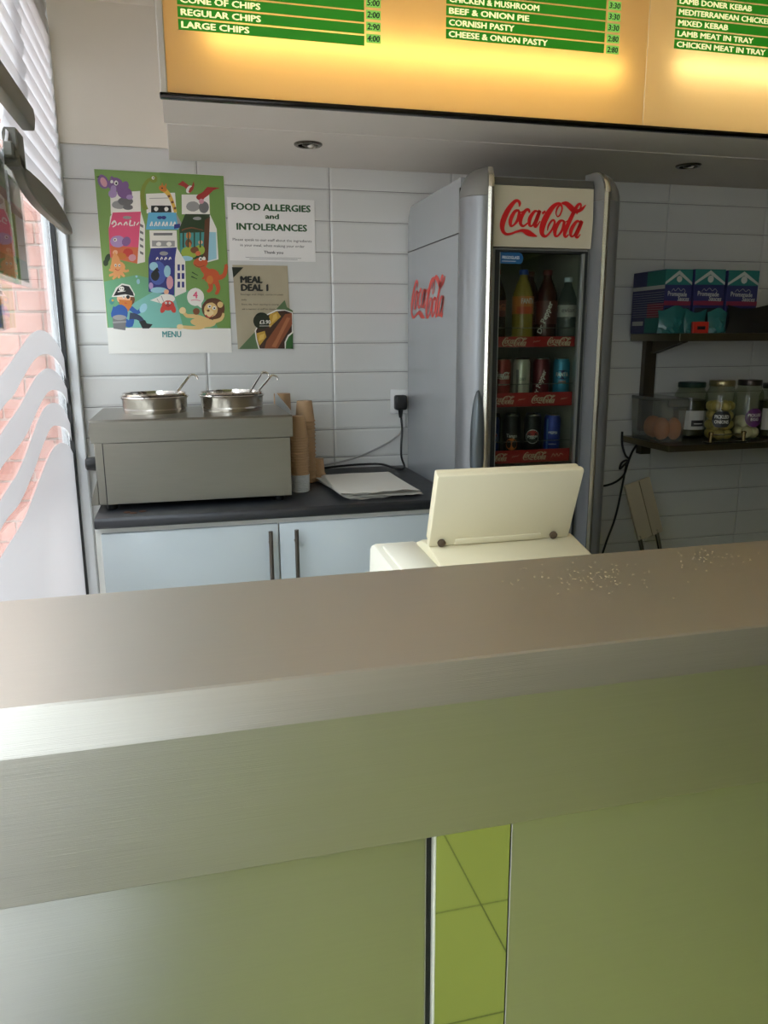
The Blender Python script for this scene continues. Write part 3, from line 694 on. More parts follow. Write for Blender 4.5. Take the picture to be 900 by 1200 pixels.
('red3',[3370,2880,3360,2870,3180,2910,3180,2820]),
('red3',[3360,2870,3370,2890,3220,2970,3180,2910]),
('red3',[3370,2890,3380,2930,3260,3010,3220,2970]),
('red3',[3380,2930,3390,2950,3280,3030,3260,3010]),
('red3',[3420,3090,3350,3150,3260,3180,3150,3180,3050,3140,2980,3080,2950,3010,2970,2940,3040,2880,3130,2850,3240,2850,3340,2890,3410,2950,3440,3020]),
('red3',[3730,2440,3770,2450,3740,2610,3690,2600]),
('red3',[3770,2450,3840,2470,3800,2620,3740,2610]),
('red3',[3840,2470,3920,2500,3860,2640,3800,2620]),
('red3',[3920,2500,4000,2560,3890,2650,3860,2640]),
('red3',[4000,2560,4050,2640,3920,2690,3890,2650]),
('red3',[4050,2640,4080,2730,3950,2760,3920,2690]),
('red3',[4080,2730,4090,2820,3970,2840,3950,2760]),
('red3',[4090,2820,4110,2890,3990,2900,3970,2840]),
('red3',[4110,2890,4100,2940,3990,2920,3990,2900]),
('red3',[4100,2940,4090,2980,3990,2920,3990,2920]),
('red3',[4090,2980,4070,3000,3990,2930,3990,2920]),
('red3',[4070,3000,4060,3000,3980,2950,3990,2930]),
('red3',[3390,2390,3400,2340,3560,2380,3560,2420]),
('red3',[3400,2340,3410,2290,3570,2310,3560,2380]),
('red3',[3410,2290,3430,2230,3570,2240,3570,2310]),
('red3',[3430,2230,3430,2190,3560,2160,3570,2240]),
('red3',[3430,2190,3420,2180,3520,2100,3560,2160]),
('red3',[3420,2180,3400,2150,3470,2060,3520,2100]),
('red3',[3400,2150,3370,2120,3420,2040,3470,2060]),
('red3',[3370,2120,3340,2100,3400,2030,3420,2040]),
('red3',[3600,2370,3620,2330,3770,2400,3760,2440]),
('red3',[3620,2330,3650,2280,3790,2340,3770,2400]),
('red3',[3650,2280,3670,2220,3810,2260,3790,2340]),
('red3',[3670,2220,3680,2180,3820,2180,3810,2260]),
('red3',[3680,2180,3680,2140,3790,2110,3820,2180]),
('red3',[3680,2140,3660,2090,3760,2040,3790,2110]),
('red3',[3660,2090,3630,2040,3720,1990,3760,2040]),
('red3',[3630,2040,3610,2000,3690,1960,3720,1990]),
('red3',[3320,2600,3300,2580,3340,2520,3360,2540]),
('red3',[3300,2580,3260,2550,3300,2500,3340,2520]),
('red3',[3260,2550,3230,2530,3260,2480,3300,2500]),
('red3',[3230,2530,3210,2500,3240,2470,3260,2480]),
('white',[3260,3170,3240,3190,3220,3210,3190,3210,3170,3190,3150,3170,3140,3140,3140,3110,3160,3090,3180,3080,3210,3080,3240,3090,3260,3110,3260,3140]),
('white',[3370,3180,3350,3210,3330,3220,3310,3220,3280,3200,3270,3180,3260,3160,3260,3130,3280,3110,3300,3100,3330,3100,3350,3110,3370,3130,3370,3160]),
('black',[3240,3150,3230,3160,3220,3170,3210,3160,3200,3160,3190,3150,3180,3130,3190,3120,3190,3110,3200,3110,3220,3110,3230,3110,3240,3120,3240,3140]),
('brown2',[2980,2940,3010,2930,3030,2950,3000,2970]),
('brown2',[3010,2930,3040,2900,3060,2920,3030,2950]),
('brown2',[3040,2900,3080,2880,3090,2900,3060,2920]),
('brown2',[3080,2880,3130,2860,3130,2890,3090,2900]),
('brown2',[3130,2860,3180,2870,3180,2890,3130,2890]),
('brown2',[3180,2870,3240,2890,3240,2910,3180,2890]),
('brown2',[3240,2890,3300,2910,3290,2930,3240,2910]),
('brown2',[3300,2910,3330,2930,3330,2940,3290,2930]),
('orange2',[3580,2520,3560,2570,3510,2600,3460,2600,3410,2570,3380,2520,3360,2460,3370,2400,3400,2350,3450,2320,3500,2320,3540,2350,3580,2400,3590,2460]),
('dkgreen',[2850,2550,2890,2530,2910,2570,2870,2580]),
('dkgreen',[2890,2530,2950,2510,2960,2540,2910,2570]),
('dkgreen',[2950,2510,3010,2490,3020,2510,2960,2540]),
('dkgreen',[3010,2490,3050,2470,3060,2490,3020,2510]),
('dkgreen',[2880,2690,2920,2670,2940,2700,2910,2720]),
('dkgreen',[2920,2670,2980,2640,3000,2660,2940,2700]),
('dkgreen',[2980,2640,3040,2610,3050,2630,3000,2660]),
('dkgreen',[3040,2610,3080,2590,3090,2610,3050,2630]),
('ltblue',[1170,2410,1160,2440,1140,2460,1110,2460,1090,2440,1070,2410,1060,2370,1070,2340,1080,2310,1100,2290,1120,2290,1150,2310,1170,2340,1170,2380]),
('ltblue',[1110,2560,1100,2570,1090,2570,1070,2570,1050,2570,1040,2550,1040,2540,1040,2520,1050,2510,1060,2500,1080,2500,1100,2510,1110,2520,1110,2540]),
('brown2',[950,1900,880,1990,770,2030,650,2030,540,1980,450,1900,420,1790,440,1680,510,1590,610,1550,730,1550,850,1600,930,1680,970,1790]),
('peach',[820,1900,760,1960,670,1990,580,1990,490,1960,420,1890,390,1820,410,1740,470,1680,550,1640,650,1640,740,1680,800,1740,830,1820]),
('orange2',[480,1570,660,1350,840,1510,880,1760,450,1790]),
('white',[950,1880,980,1960,840,2260,590,2310,390,2170,230,1870]),
('black',[680,1960,950,1900,930,2010,810,2220,590,2260,450,2150,290,1900]),
('white',[650,2170,630,2200,590,2210,550,2210,520,2190,490,2170,480,2130,490,2100,510,2070,540,2060,580,2060,620,2080,640,2100,650,2140]),
('black',[560,2150,550,2150,540,2160,540,2160,530,2150,520,2150,520,2140,520,2130,520,2120,530,2120,540,2120,550,2120,550,2130,560,2140]),
('black',[620,2150,620,2160,610,2160,600,2160,590,2160,590,2150,580,2140,590,2130,590,2120,600,2120,610,2120,610,2120,620,2130,620,2140]),
('white',[440,2020,490,2030,490,2060,440,2050]),
('white',[490,2030,560,2040,560,2060,490,2060]),
('white',[560,2040,640,2050,630,2070,560,2060]),
('white',[640,2050,690,2060,680,2070,630,2070]),
('black',[810,1900,790,1920,770,1930,740,1930,720,1920,700,1900,690,1870,700,1850,710,1830,740,1810,760,1810,790,1830,810,1850,810,1870]),
('white',[660,1890,650,1910,630,1920,610,1920,590,1910,580,1890,570,1870,580,1850,590,1840,600,1830,620,1830,640,1840,650,1850,660,1870]),
('black',[640,1880,630,1890,630,1890,620,1890,610,1890,600,1880,600,1870,600,1860,610,1860,620,1850,620,1850,630,1860,640,1860,640,1870]),
('peach',[650,1800,660,1790,690,1820,680,1830]),
('peach',[660,1790,680,1780,700,1800,690,1820]),
('peach',[680,1780,700,1770,720,1780,700,1800]),
('peach',[700,1770,710,1760,730,1770,720,1780]),
('red',[630,1660,640,1660,650,1690,630,1700]),
('red',[640,1660,670,1660,670,1690,650,1690]),
('red',[670,1660,690,1660,700,1680,670,1690]),
('red',[690,1660,710,1660,710,1680,700,1680]),
('blue',[700,1470,640,1560,540,1620,430,1620,330,1560,250,1460,220,1340,240,1220,300,1130,390,1070,500,1070,600,1130,680,1220,710,1350]),
('blue',[750,1450,800,1420,900,1550,860,1580]),
('blue',[800,1420,860,1370,950,1500,900,1550]),
('blue',[860,1370,930,1330,1000,1460,950,1500]),
('blue',[930,1330,1010,1310,1020,1440,1000,1460]),
('blue',[1010,1310,1100,1340,1030,1440,1020,1440]),
('blue',[1100,1340,1150,1400,1070,1470,1030,1440]),
('blue',[1150,1400,1180,1450,1100,1510,1070,1470]),
('blue',[1180,1450,1200,1490,1130,1540,1100,1510]),
('ltblue',[1350,1530,1350,1590,1330,1650,1290,1670,1240,1660,1180,1630,1130,1570,1100,1500,1090,1440,1110,1390,1150,1360,1210,1370,1270,1400,1320,1460]),
('blue',[260,1570,240,1520,400,1450,430,1500]),
('blue',[240,1520,210,1440,360,1380,400,1450]),
('blue',[210,1440,170,1340,330,1310,360,1380]),
('blue',[170,1340,170,1240,310,1280,330,1310]),
('blue',[170,1240,220,1160,320,1270,310,1280]),
('blue',[220,1160,300,1130,360,1250,320,1270]),
('blue',[300,1130,360,1110,410,1220,360,1250]),
('blue',[360,1110,400,1100,450,1200,410,1220]),
('blue',[510,960,550,940,690,1140,660,1170]),
('blue',[550,940,610,910,730,1100,690,1140]),
('blue',[610,910,700,870,750,1080,730,1100]),
('blue',[700,870,830,910,710,1050,750,1080]),
('blue',[830,910,880,1020,710,1070,710,1050]),
('blue',[880,1020,900,1130,740,1150,710,1070]),
('blue',[900,1130,910,1240,760,1250,740,1150]),
('blue',[910,1240,920,1310,780,1320,760,1250]),
('navy2',[740,1150,790,1150,830,1360,780,1370]),
('navy2',[790,1150,860,1150,910,1350,830,1360]),
('navy2',[860,1150,930,1140,1000,1320,910,1350]),
('navy2',[930,1140,990,1130,1080,1280,1000,1320]),
('navy2',[990,1130,1040,1100,1150,1220,1080,1280]),
('navy2',[1040,1100,1100,1040,1210,1140,1150,1220]),
('navy2',[1100,1040,1150,980,1260,1070,1210,1140]),
('navy2',[1150,980,1190,940,1290,1020,1260,1070]),
('black',[1150,840,1370,840,1490,980,1300,1010,1250,1120,1050,1070]),
('grey2',[210,840,590,780,650,1230,210,1200]),
('grey',[630,1240,570,1270,480,1290,390,1290,300,1270,230,1240,210,1200,230,1170,290,1140,370,1120,470,1120,560,1140,620,1170,650,1210]),
('grey',[200,1010,640,1040,640,1090,200,1070]),
('teal3',[300,1780,280,1820,250,1840,210,1840,180,1820,150,1780,140,1730,150,1680,170,1650,200,1620,230,1620,270,1650,290,1680,310,1730]),
('yellow',[290,1780,280,1790,260,1800,250,1800,230,1790,220,1780,220,1760,220,1740,230,1730,240,1720,260,1720,270,1730,290,1740,290,1760]),
('white',[2250,1900,2180,1950,2070,1980,1940,1980,1830,1950,1750,1890,1720,1830,1740,1760,1810,1710,1920,1680,2050,1680,2160,1710,2250,1760,2280,1830]),
('white',[1850,1660,1860,1940,1460,1770]),
('grey',[1680,1820,1690,1790,1710,1800,1700,1830]),
('grey',[1690,1790,1720,1750,1730,1760,1710,1800]),
('grey',[1720,1750,1740,1710,1760,1720,1730,1760]),
('grey',[1740,1710,1760,1680,1770,1690,1760,1720]),
('grey',[1820,1910,1840,1870,1860,1880,1850,1920]),
('grey',[1840,1870,1860,1810,1880,1820,1860,1880]),
('grey',[1860,1810,1880,1750,1900,1760,1880,1820]),
('grey',[1880,1750,1900,1710,1910,1720,1900,1760]),
('red',[2230,1680,2180,1740,2100,1770,2000,1770,1920,1730,1850,1680,1830,1600,1840,1530,1900,1470,1980,1440,2070,1440,2160,1470,2220,1530,2250,1600]),
('red',[1960,1520,1950,1580,1930,1610,1900,1630,1860,1610,1820,1570,1790,1520,1770,1460,1770,1400,1790,1370,1820,1350,1870,1370,1910,1410,1940,1460]),
('red',[2260,1580,2220,1610,2180,1630,2140,1610,2120,1580,2110,1520,2120,1460,2140,1410,2180,1370,2220,1360,2260,1370,2280,1410,2290,1460,2280,1520]),
('red2',[2120,1670,2100,1700,2060,1710,2030,1710,1990,1700,1970,1670,1960,1630,1960,1590,1980,1570,2020,1550,2050,1550,2090,1570,2110,1600,2120,1630]),
('white',[2010,1700,2000,1720,1980,1720,1970,1720,1950,1720,1940,1700,1940,1690,1940,1670,1950,1660,1960,1650,1980,1650,1990,1660,2010,1670,2010,1690]),
('white',[2130,1700,2120,1720,2110,1720,2090,1720,2080,1720,2070,1700,2060,1690,2070,1670,2070,1660,2090,1650,2110,1650,2120,1660,2130,1670,2140,1690]),
('black',[1990,1690,1980,1700,1980,1700,1970,1700,1960,1700,1960,1690,1960,1680,1960,1670,1960,1670,1970,1670,1980,1670,1980,1670,1990,1670,1990,1680]),
('black',[2110,1690,2110,1700,2100,1700,2100,1700,2090,1700,2080,1690,2080,1680,2080,1680,2090,1670,2090,1670,2100,1670,2110,1670,2110,1680,2120,1680]),
('brown',[3920,1630,3850,1740,3750,1820,3630,1860,3490,1860,3360,1820,3260,1730,3180,1620,3150,1500,3170,1370,3230,1260,3330,1170,3460,1130,3590,1130,3720,1170,3830,1260,3900,1370,3930,1500]),
('tan',[3380,1180,3310,1200,3240,1050,3310,1020]),
('tan',[3310,1200,3200,1240,3140,1090,3240,1050]),
('tan',[3200,1240,3080,1280,3030,1140,3140,1090]),
('tan',[3080,1280,2970,1310,2930,1170,3030,1140]),
('tan',[2970,1310,2870,1320,2850,1180,2930,1170]),
('tan',[2870,1320,2780,1320,2770,1190,2850,1180]),
('tan',[2780,1320,2710,1320,2690,1190,2770,1190]),
('tan',[2710,1320,2670,1320,2610,1210,2690,1190]),
('tan',[2670,1320,2640,1340,2560,1260,2610,1210]),
('tan',[2640,1340,2610,1370,2520,1310,2560,1260]),
('tan',[2610,1370,2590,1400,2500,1360,2520,1310]),
('tan',[2590,1400,2580,1430,2490,1380,2500,1360]),
('tan',[3310,1090,3250,1050,3320,910,3380,930]),
('tan',[3250,1050,3170,1000,3230,870,3320,910]),
('tan',[3170,1000,3080,960,3120,820,3230,870]),
('tan',[3080,960,2980,930,2990,800,3120,820]),
('tan',[2980,930,2850,920,2840,800,2990,800]),
('tan',[2850,920,2690,930,2670,810,2840,800]),
('tan',[2690,930,2530,940,2520,830,2670,810]),
('tan',[2530,940,2430,940,2410,850,2520,830]),
('tan',[3570,1070,3460,1140,3290,1180,3100,1200,2920,1180,2800,1140,2740,1080,2780,1000,2890,940,3050,890,3250,880,3420,890,3550,940,3600,1000]),
('tan2',[2610,1490,2580,1530,2540,1550,2490,1550,2440,1520,2410,1480,2390,1440,2400,1390,2430,1350,2480,1330,2530,1330,2570,1350,2610,1390,2620,1440]),
('tan2',[2490,930,2470,970,2420,980,2370,980,2320,970,2290,930,2280,900,2290,860,2310,820,2360,810,2410,810,2460,820,2490,860,2500,900]),
('tan',[3880,1690,3850,1720,3810,1740,3760,1740,3720,1720,3690,1680,3680,1640,3690,1600,3710,1560,3750,1540,3800,1540,3840,1560,3870,1600,3880,1640]),
('tan',[3670,1570,3610,1660,3520,1710,3420,1700,3320,1660,3250,1570,3220,1470,3240,1360,3300,1280,3390,1230,3490,1230,3590,1280,3660,1360,3690,1470]),
('tan2',[3540,1410,3490,1450,3430,1480,3360,1480,3300,1450,3250,1410,3230,1350,3240,1300,3290,1250,3350,1230,3420,1230,3480,1250,3530,1300,3550,1350]),
('brown2',[3410,1460,3400,1470,3380,1480,3360,1480,3340,1470,3320,1460,3310,1440,3320,1420,3330,1410,3350,1400,3380,1400,3400,1410,3410,1420,3420,1440]),
('white',[3480,1610,3460,1630,3430,1640,3410,1640,3380,1630,3360,1610,3350,1580,3360,1550,3370,1530,3400,1520,3430,1520,3450,1530,3470,1560,3480,1580]),
('white',[3630,1550,3620,1580,3590,1590,3560,1590,3540,1570,3520,1550,3510,1530,3510,1500,3530,1480,3560,1460,3580,1460,3610,1480,3630,1500,3640,1530]),
('black',[3450,1590,3440,1600,3430,1600,3420,1600,3410,1600,3400,1590,3390,1580,3400,1560,3400,1550,3410,1550,3430,1550,3440,1550,3450,1560,3450,1580]),
('black',[3610,1530,3600,1540,3590,1550,3570,1550,3560,1540,3550,1530,3550,1520,3550,1510,3560,1500,3570,1490,3580,1490,3600,1500,3600,1510,3610,1520]),
('red',[3260,1280,3280,1260,3310,1290,3290,1310]),
('red',[3280,1260,3310,1230,3330,1260,3310,1290]),
('red',[3310,1230,3340,1210,3360,1240,3330,1260]),
('red',[3340,1210,3380,1190,3380,1230,3360,1240]),
('red',[3380,1190,3430,1210,3420,1230,3380,1230]),
('red',[3430,1210,3470,1240,3460,1260,3420,1230]),
('red',[3470,1240,3510,1270,3500,1290,3460,1260]),
('red',[3510,1270,3540,1290,3530,1310,3500,1290]),
('tan',[3530,1000,3580,1010,3560,1150,3510,1140]),
('tan',[3580,1010,3660,1040,3630,1160,3560,1150]),
('tan',[3660,1040,3750,1070,3700,1180,3630,1160]),
('tan',[3750,1070,3820,1110,3750,1200,3700,1180]),
('tan',[3820,1110,3870,1180,3780,1230,3750,1200]),
('tan',[3870,1180,3900,1240,3810,1270,3780,1230]),
('tan',[3900,1240,3910,1300,3830,1330,3810,1270]),
('tan',[3910,1300,3920,1340,3850,1370,3830,1330]),
('brown2',[3070,1460,3040,1500,2990,1520,2940,1520,2900,1500,2860,1460,2850,1410,2860,1360,2890,1320,2930,1300,2980,1300,3030,1320,3060,1360,3080,1410]),
('white',[3240,1990,3200,2070,3140,2130,3070,2170,2980,2190,2890,2170,2810,2130,2740,2060,2700,1980,2680,1890,2690,1800,2720,1720,2780,1650,2860,1610,2940,1590,3030,1610,3120,1650,3180,1720,3230,1800,3250,1890]),
('white',[2980,1640,3140,1520,3150,1720]),
('pink',[2810,1760,2840,1770,2840,1790,2810,1790]),
('pink',[2840,1770,2870,1780,2870,1800,2840,1790]),
('pink',[2870,1780,2910,1780,2910,1800,2870,1800]),
('pink',[2910,1780,2950,1780,2960,1800,2910,1800]),
('pink',[2950,1780,3000,1780,3000,1800,2960,1800]),
('pink',[3000,1780,3050,1770,3050,1790,3000,1800]),
('pink',[3050,1770,3090,1760,3100,1780,3050,1790]),
('pink',[3090,1760,3120,1760,3130,1770,3100,1780])]
MEAL=[('dkolive',[20,2440,380,2790,-10,2790]),
('sage',[100,30,1730,30,1770,1710]),
('sage',[1720,30,2010,30,2050,1350,1840,1470,1770,1710]),
('white',[2010,30,2040,1290,1770,1380,1470,1380,1140,1230,860,1000,680,650,710,340,790,30]),
('dkbrown',[1970,30,2010,1270,1770,1350,1470,1330,1150,1190,890,970,720,650,750,350,830,40]),
('chip',[1160,1000,1210,760,1330,880,1620,1140,1500,1320,1230,1230]),
('chip',[760,350,830,140,1080,440,1030,650,740,570]),
('chip2',[1280,910,1490,1090,1470,1260,1350,1200]),
('chip2',[800,290,990,380,1020,560,840,500]),
('sausage',[1460,40,2010,880,2010,1260,1770,1230,1070,290,1000,40]),
('sausage2',[1400,80,1620,500,1950,1090,1830,1120,1440,410,1250,110]),
('white',[2010,30,2030,640,1840,500,1720,260,1720,30]),
('leafgreen',[2010,30,2030,580,1870,450,1770,260,1750,30]),
('dkolive',[1220,1080,1190,1150,1130,1210,1070,1260,990,1280,900,1280,820,1260,750,1210,700,1150,660,1080,640,1000,650,920,680,840,730,780,800,740,880,710,970,710,1050,740,1120,780,1180,840,1210,920,1230,1000])]

# ================================================================ THE SETTING
WHITE_TILE = mat('white_tile_glaze', (206, 207, 204), 0.16, noise=(3, 0.03), bump=(9, 0.12, 0.002))
GROUT = mat('grey_grout', (128, 128, 126), 0.9)
PLASTER = mat('cream_painted_plaster', (226, 219, 205), 0.8, noise=(4, 0.04), bump=(30, 0.1, 0.002))
BULK = mat('off_white_bulkhead_paint', (205, 200, 192), 0.65, noise=(5, 0.04))
STEEL = mat('brushed_stainless', (190, 187, 178), 0.41, 0.92, noise=(10, 0.05, 0.04), stretch=(0.4, 30, 30), bump=(40, 0.25, 0.001))
brush(STEEL, 0.6)
STEEL_DULL = mat('dull_stainless', (140, 137, 128), 0.34, 1.0, noise=(14, 0.05, 0.05), stretch=(1, 12, 12))
MIRROR = mat('polished_stainless', (205, 208, 200), 0.03, 1.0)
PANEL = mat('satin_stainless', (204, 205, 198), 0.36, 0.92, noise=(10, 0.03, 0.03), stretch=(0.4, 30, 30), bump=(40, 0.2, 0.001))
brush(PANEL, 0.85)
CHROME = mat('chrome', (215, 213, 208), 0.08, 1.0)
ALU = mat('satin_aluminium', (196, 198, 198), 0.3, 1.0)
BLACK = mat('black_plastic', (18, 18, 19), 0.4)
DARK = mat('dark_gasket', (22, 24, 24), 0.6)

# floor: lime green 305 mm vinyl tiles with dark joints
m = bpy.data.materials.new('lime_floor_tile'); m.use_nodes = True
nt = m.node_tree; b = nt.nodes['Principled BSDF']; b.inputs['Roughness'].default_value = 0.35
tc = nt.nodes.new('ShaderNodeTexCoord'); mp = nt.nodes.new('ShaderNodeMapping'); mp.inputs['Location'].default_value = (-0.64, 0.061, 0)
br = nt.nodes.new('ShaderNodeTexBrick'); br.offset = 0.0; br.inputs['Scale'].default_value = 1.0
br.inputs['Brick Width'].default_value = 0.305; br.inputs['Row Height'].default_value = 0.305; br.inputs['Mortar Size'].default_value = 0.0016
br.inputs['Color1'].default_value = lin((170, 178, 84)); br.inputs['Color2'].default_value = lin((175, 184, 90)); br.inputs['Mortar'].default_value = lin((50, 60, 22))
nt.links.new(tc.outputs['Object'], mp.inputs['Vector']); nt.links.new(mp.outputs['Vector'], br.inputs['Vector']); nt.links.new(br.outputs['Color'], b.inputs['Base Color'])
struct('floor', MB().box(-0.41, 3.4, -2.6, 2.95, -0.12, 0.0), m)

struct('ceiling', MB().box(-0.41, 3.4, -2.6, 2.95, 2.40, 2.52), PLASTER)
wall_back = struct('wall_back', MB().box(-0.34, 3.3, 2.834, 2.95, 0.0, 1.985, mi=0).box(-0.34, 3.3, 2.826, 2.95, 1.986, 2.4, mi=1), [GROUT, PLASTER])
# one pillowed tile shape per width, shared by all rows
def tile_mb(wd, hg):
    mb = MB(); hw, hh = wd / 2, hg / 2; bw = 0.0075
    o = [(-hw, -hh), (hw, -hh), (hw, hh), (-hw, hh)]; i = [(-hw + bw, -hh + bw), (hw - bw, -hh + bw), (hw - bw, hh - bw), (-hw + bw, hh - bw)]
    O = [mb.bm.verts.new((x, 0.006, z)) for x, z in o]; E = [mb.bm.verts.new((x, 0.0018, z)) for x, z in o]; I = [mb.bm.verts.new((x, 0.0, z)) for x, z in i]
    for q in range(4):
        j = (q + 1) % 4
        mb.bm.faces.new([O[q], O[j], E[j], E[q]]); mb.bm.faces.new([E[q], E[j], I[j], I[q]])
    mb.bm.faces.new(I)
    bmesh.ops.recalc_face_normals(mb.bm, faces=list(mb.bm.faces))
    return mb
TX, TZ, PX_, PZ_ = 0.0835, 0.939, 0.4475, 0.1047
rt = random.Random(3)
protos = {}
for kz in range(-5, 10):
    for kx in range(-1, 7):
        x0 = max(-0.339, TX + kx * PX_); x1 = min(3.2, TX + (kx + 1) * PX_)
        z0 = TZ + kz * PZ_; wd = round(x1 - x0 - 0.0022, 4)
        if wd not in protos:
            t = obj('tile', tile_mb(wd, PZ_ - 0.0022), WHITE_TILE, wall_back, angle=12); protos[wd] = t
        else:
            t = protos[wd].copy(); COL.objects.link(t)
        t.location = ((x0 + x1) / 2, 2.828, z0 + PZ_ / 2)
        t.rotation_euler = (rt.uniform(-0.006, 0.006), 0, rt.uniform(-0.0016, 0.0016))
# wall behind the customer and right wall
LIME = mat('lime_wall_paint', (128, 156, 52), 0.5)
struct('wall_front', MB().box(-0.41, 3.4, -2.66, -2.6, 0, 2.4), mat('off_white_wall', (196, 192, 184), 0.7))
struct('trim_2', MB().box(-0.40, 3.3, -2.60, -2.57, 1.95, 2.39), LIME)
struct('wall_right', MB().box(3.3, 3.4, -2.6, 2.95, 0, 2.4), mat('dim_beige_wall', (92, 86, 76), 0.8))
struct('wall_left', MB().box(-0.41, -0.36, -2.6, -1.76, 0.06, 2.32).box(-0.41, -0.36, -2.6, 2.8, 0, 0.06).box(-0.41, -0.36, -2.6, 2.8, 2.32, 2.4).box(-0.41, -0.338, 2.83, 2.95, 0, 2.4), mat('white_frame_paint', (225, 226, 226), 0.45))

# window
FRAME = mat('white_window_frame', (222, 226, 228), 0.35)
win = struct('window_1', MB().box(-0.41, -0.338, 2.795, 2.83, 0.06, 2.32, 0.003).box(-0.41, -0.35, 0.10, 0.16, 0.06, 2.32, 0.003).box(-0.41, -0.35, -1.76, -1.70, 0.06, 2.32, 0.003)
             .box(-0.41, -0.35, -1.70, 2.795, 0.06, 0.11, 0.003).box(-0.41, -0.35, -1.70, 2.795, 2.27, 2.32, 0.003), FRAME)
GLASS = glassy('window_glass', (246, 247, 247))
obj('pane', MB().box(-0.386, -0.380, 0.16, 2.79, 0.11, 2.27), GLASS, win)
obj('pane', MB().box(-0.386, -0.380, -1.70, 0.10, 0.11, 2.27), GLASS, win)
obj('gasket', MB().box(-0.384, -0.370, 2.780, 2.796, 0.11, 2.27), DARK, win)
FROST = glassy('frosted_film', (255, 255, 255), 1.25, 0.93, (200, 202, 206), 0.35)
def film(name, up, lo, y_end=2.779):
    mb = MB()
    U = catmull([Vector((-0.3775, y, z)) for y, z in [(min(a, y_end), q) for a, q in up]], 5)
    L = catmull([Vector((-0.3775, y, z)) for y, z in [(min(a, y_end), q) for a, q in reversed(lo)]], 5)
    k = 40
    def samp(C, t): f = t * (len(C) - 1); i = min(int(f), len(C) - 2); return C[i].lerp(C[i + 1], f - i)
    A = [samp(U, i / k) for i in range(k + 1)]; B = [samp(L, i / k) for i in range(k + 1)]
    VA = [mb.bm.verts.new(p) for p in A]; VB = [mb.bm.verts.new(p) for p in B]
    for i in range(k): mb.bm.faces.new([VA[i], VA[i + 1], VB[i + 1], VB[i]])
    return obj(name, mb, FROST, win, label='frosted white wave band on the glass')
film('frosted_wave', [(0.5, 1.22), (1.2, 1.21), (1.60, 1.255), (1.859, 1.309), (2.057, 1.353), (2.214, 1.388), (2.382, 1.402), (2.535, 1.39), (2.70, 1.352), (2.80, 1.315)],
     [(2.80, 1.245), (2.687, 1.294), (2.546, 1.327), (2.386, 1.336), (2.234, 1.323), (2.051, 1.283), (1.942, 1.254), (1.821, 1.237), (1.55, 1.185), (1.2, 1.14), (0.5, 1.15)])
film('frosted_wave', [(0.5, 1.11), (1.2, 1.10), (1.55, 1.14), (1.797, 1.19), (1.987, 1.223), (2.184, 1.269), (2.339, 1.292), (2.476, 1.293), (2.641, 1.267), (2.80, 1.216)],
     [(2.80, 1.165), (2.687, 1.205), (2.535, 1.227), (2.389, 1.228), (2.22, 1.197), (2.05, 1.155), (1.876, 1.13), (1.761, 1.12), (1.5, 1.075), (1.2, 1.035), (0.5, 1.04)])
film('frosted_wave', [(0.5, 1.00), (1.2, 0.99), (1.5, 1.025), (1.737, 1.062), (1.879, 1.08), (2.026, 1.116), (2.205, 1.17), (2.346, 1.194), (2.512, 1.19), (2.657, 1.16), (2.80, 1.10)],
     [(2.80, 1.04), (2.699, 1.086), (2.535, 1.118), (2.398, 1.128), (2.246, 1.1), (2.06, 1.05), (1.873, 1.013), (1.702, 1.005), (1.5, 0.965), (1.2, 0.93), (0.5, 0.94)])
film('frosted_panel', [(-1.68, 0.92), (0.5, 0.90), (1.2, 0.90), (1.45, 0.93), (1.675, 0.952), (1.785, 0.959), (1.913, 0.972), (2.072, 1.007), (2.257, 1.047), (2.385, 1.067), (2.54, 1.066), (2.697, 1.037), (2.80, 1.00)],
     [(2.80, 0.12), (1.9, 0.12), (1.0, 0.12), (0.0, 0.12), (-1.68, 0.12)])

# outdoors: pavement and a brick return wall next to the shop window
struct('pavement', MB().box(-14, -0.41, -12, 12, -0.2, -0.05), mat('pale_paving', (196, 178, 166), 0.9, noise=(2, 0.1)))
BRICK = mat('pink_red_brick', (182, 134, 122), 0.85, noise=(14, 0.12))
struct('terrace_opposite', MB().box(-12.5, -9.0, -14, 14, -0.05, 6.5), mat('pale_brick_facade', (158, 156, 152), 0.9, noise=(1.5, 0.12)))  # unseen houses opposite, added to cut the low sky light
bw_ = struct('brick_wall', MB().box(-3.2, -0.42, 4.215, 4.4, -0.05, 7.0), mat('pale_mortar', (214, 200, 190), 0.9))  # top raised out of view to block sky glare on the counter
bp0 = None
for r in range(30):
    for c in range(7):
        if bp0 is None:
            bp0 = obj('brick', MB().box(-0.107, 0.107, -0.012, 0.02, -0.046, 0.046, 0.003), BRICK, bw_); bk = bp0
        else:
            bk = bp0.copy(); COL.objects.link(bk)
        bk.location = (-0.54 - 0.224 * c - (0.112 if r % 2 else 0), 4.212, 0.0 + 0.104 * r)

# bulkhead over the staff side
struct('trim_1', MB().box(-0.004, 3.3, 2.374, 2.827, 1.951, 2.40, 0.002), BULK)

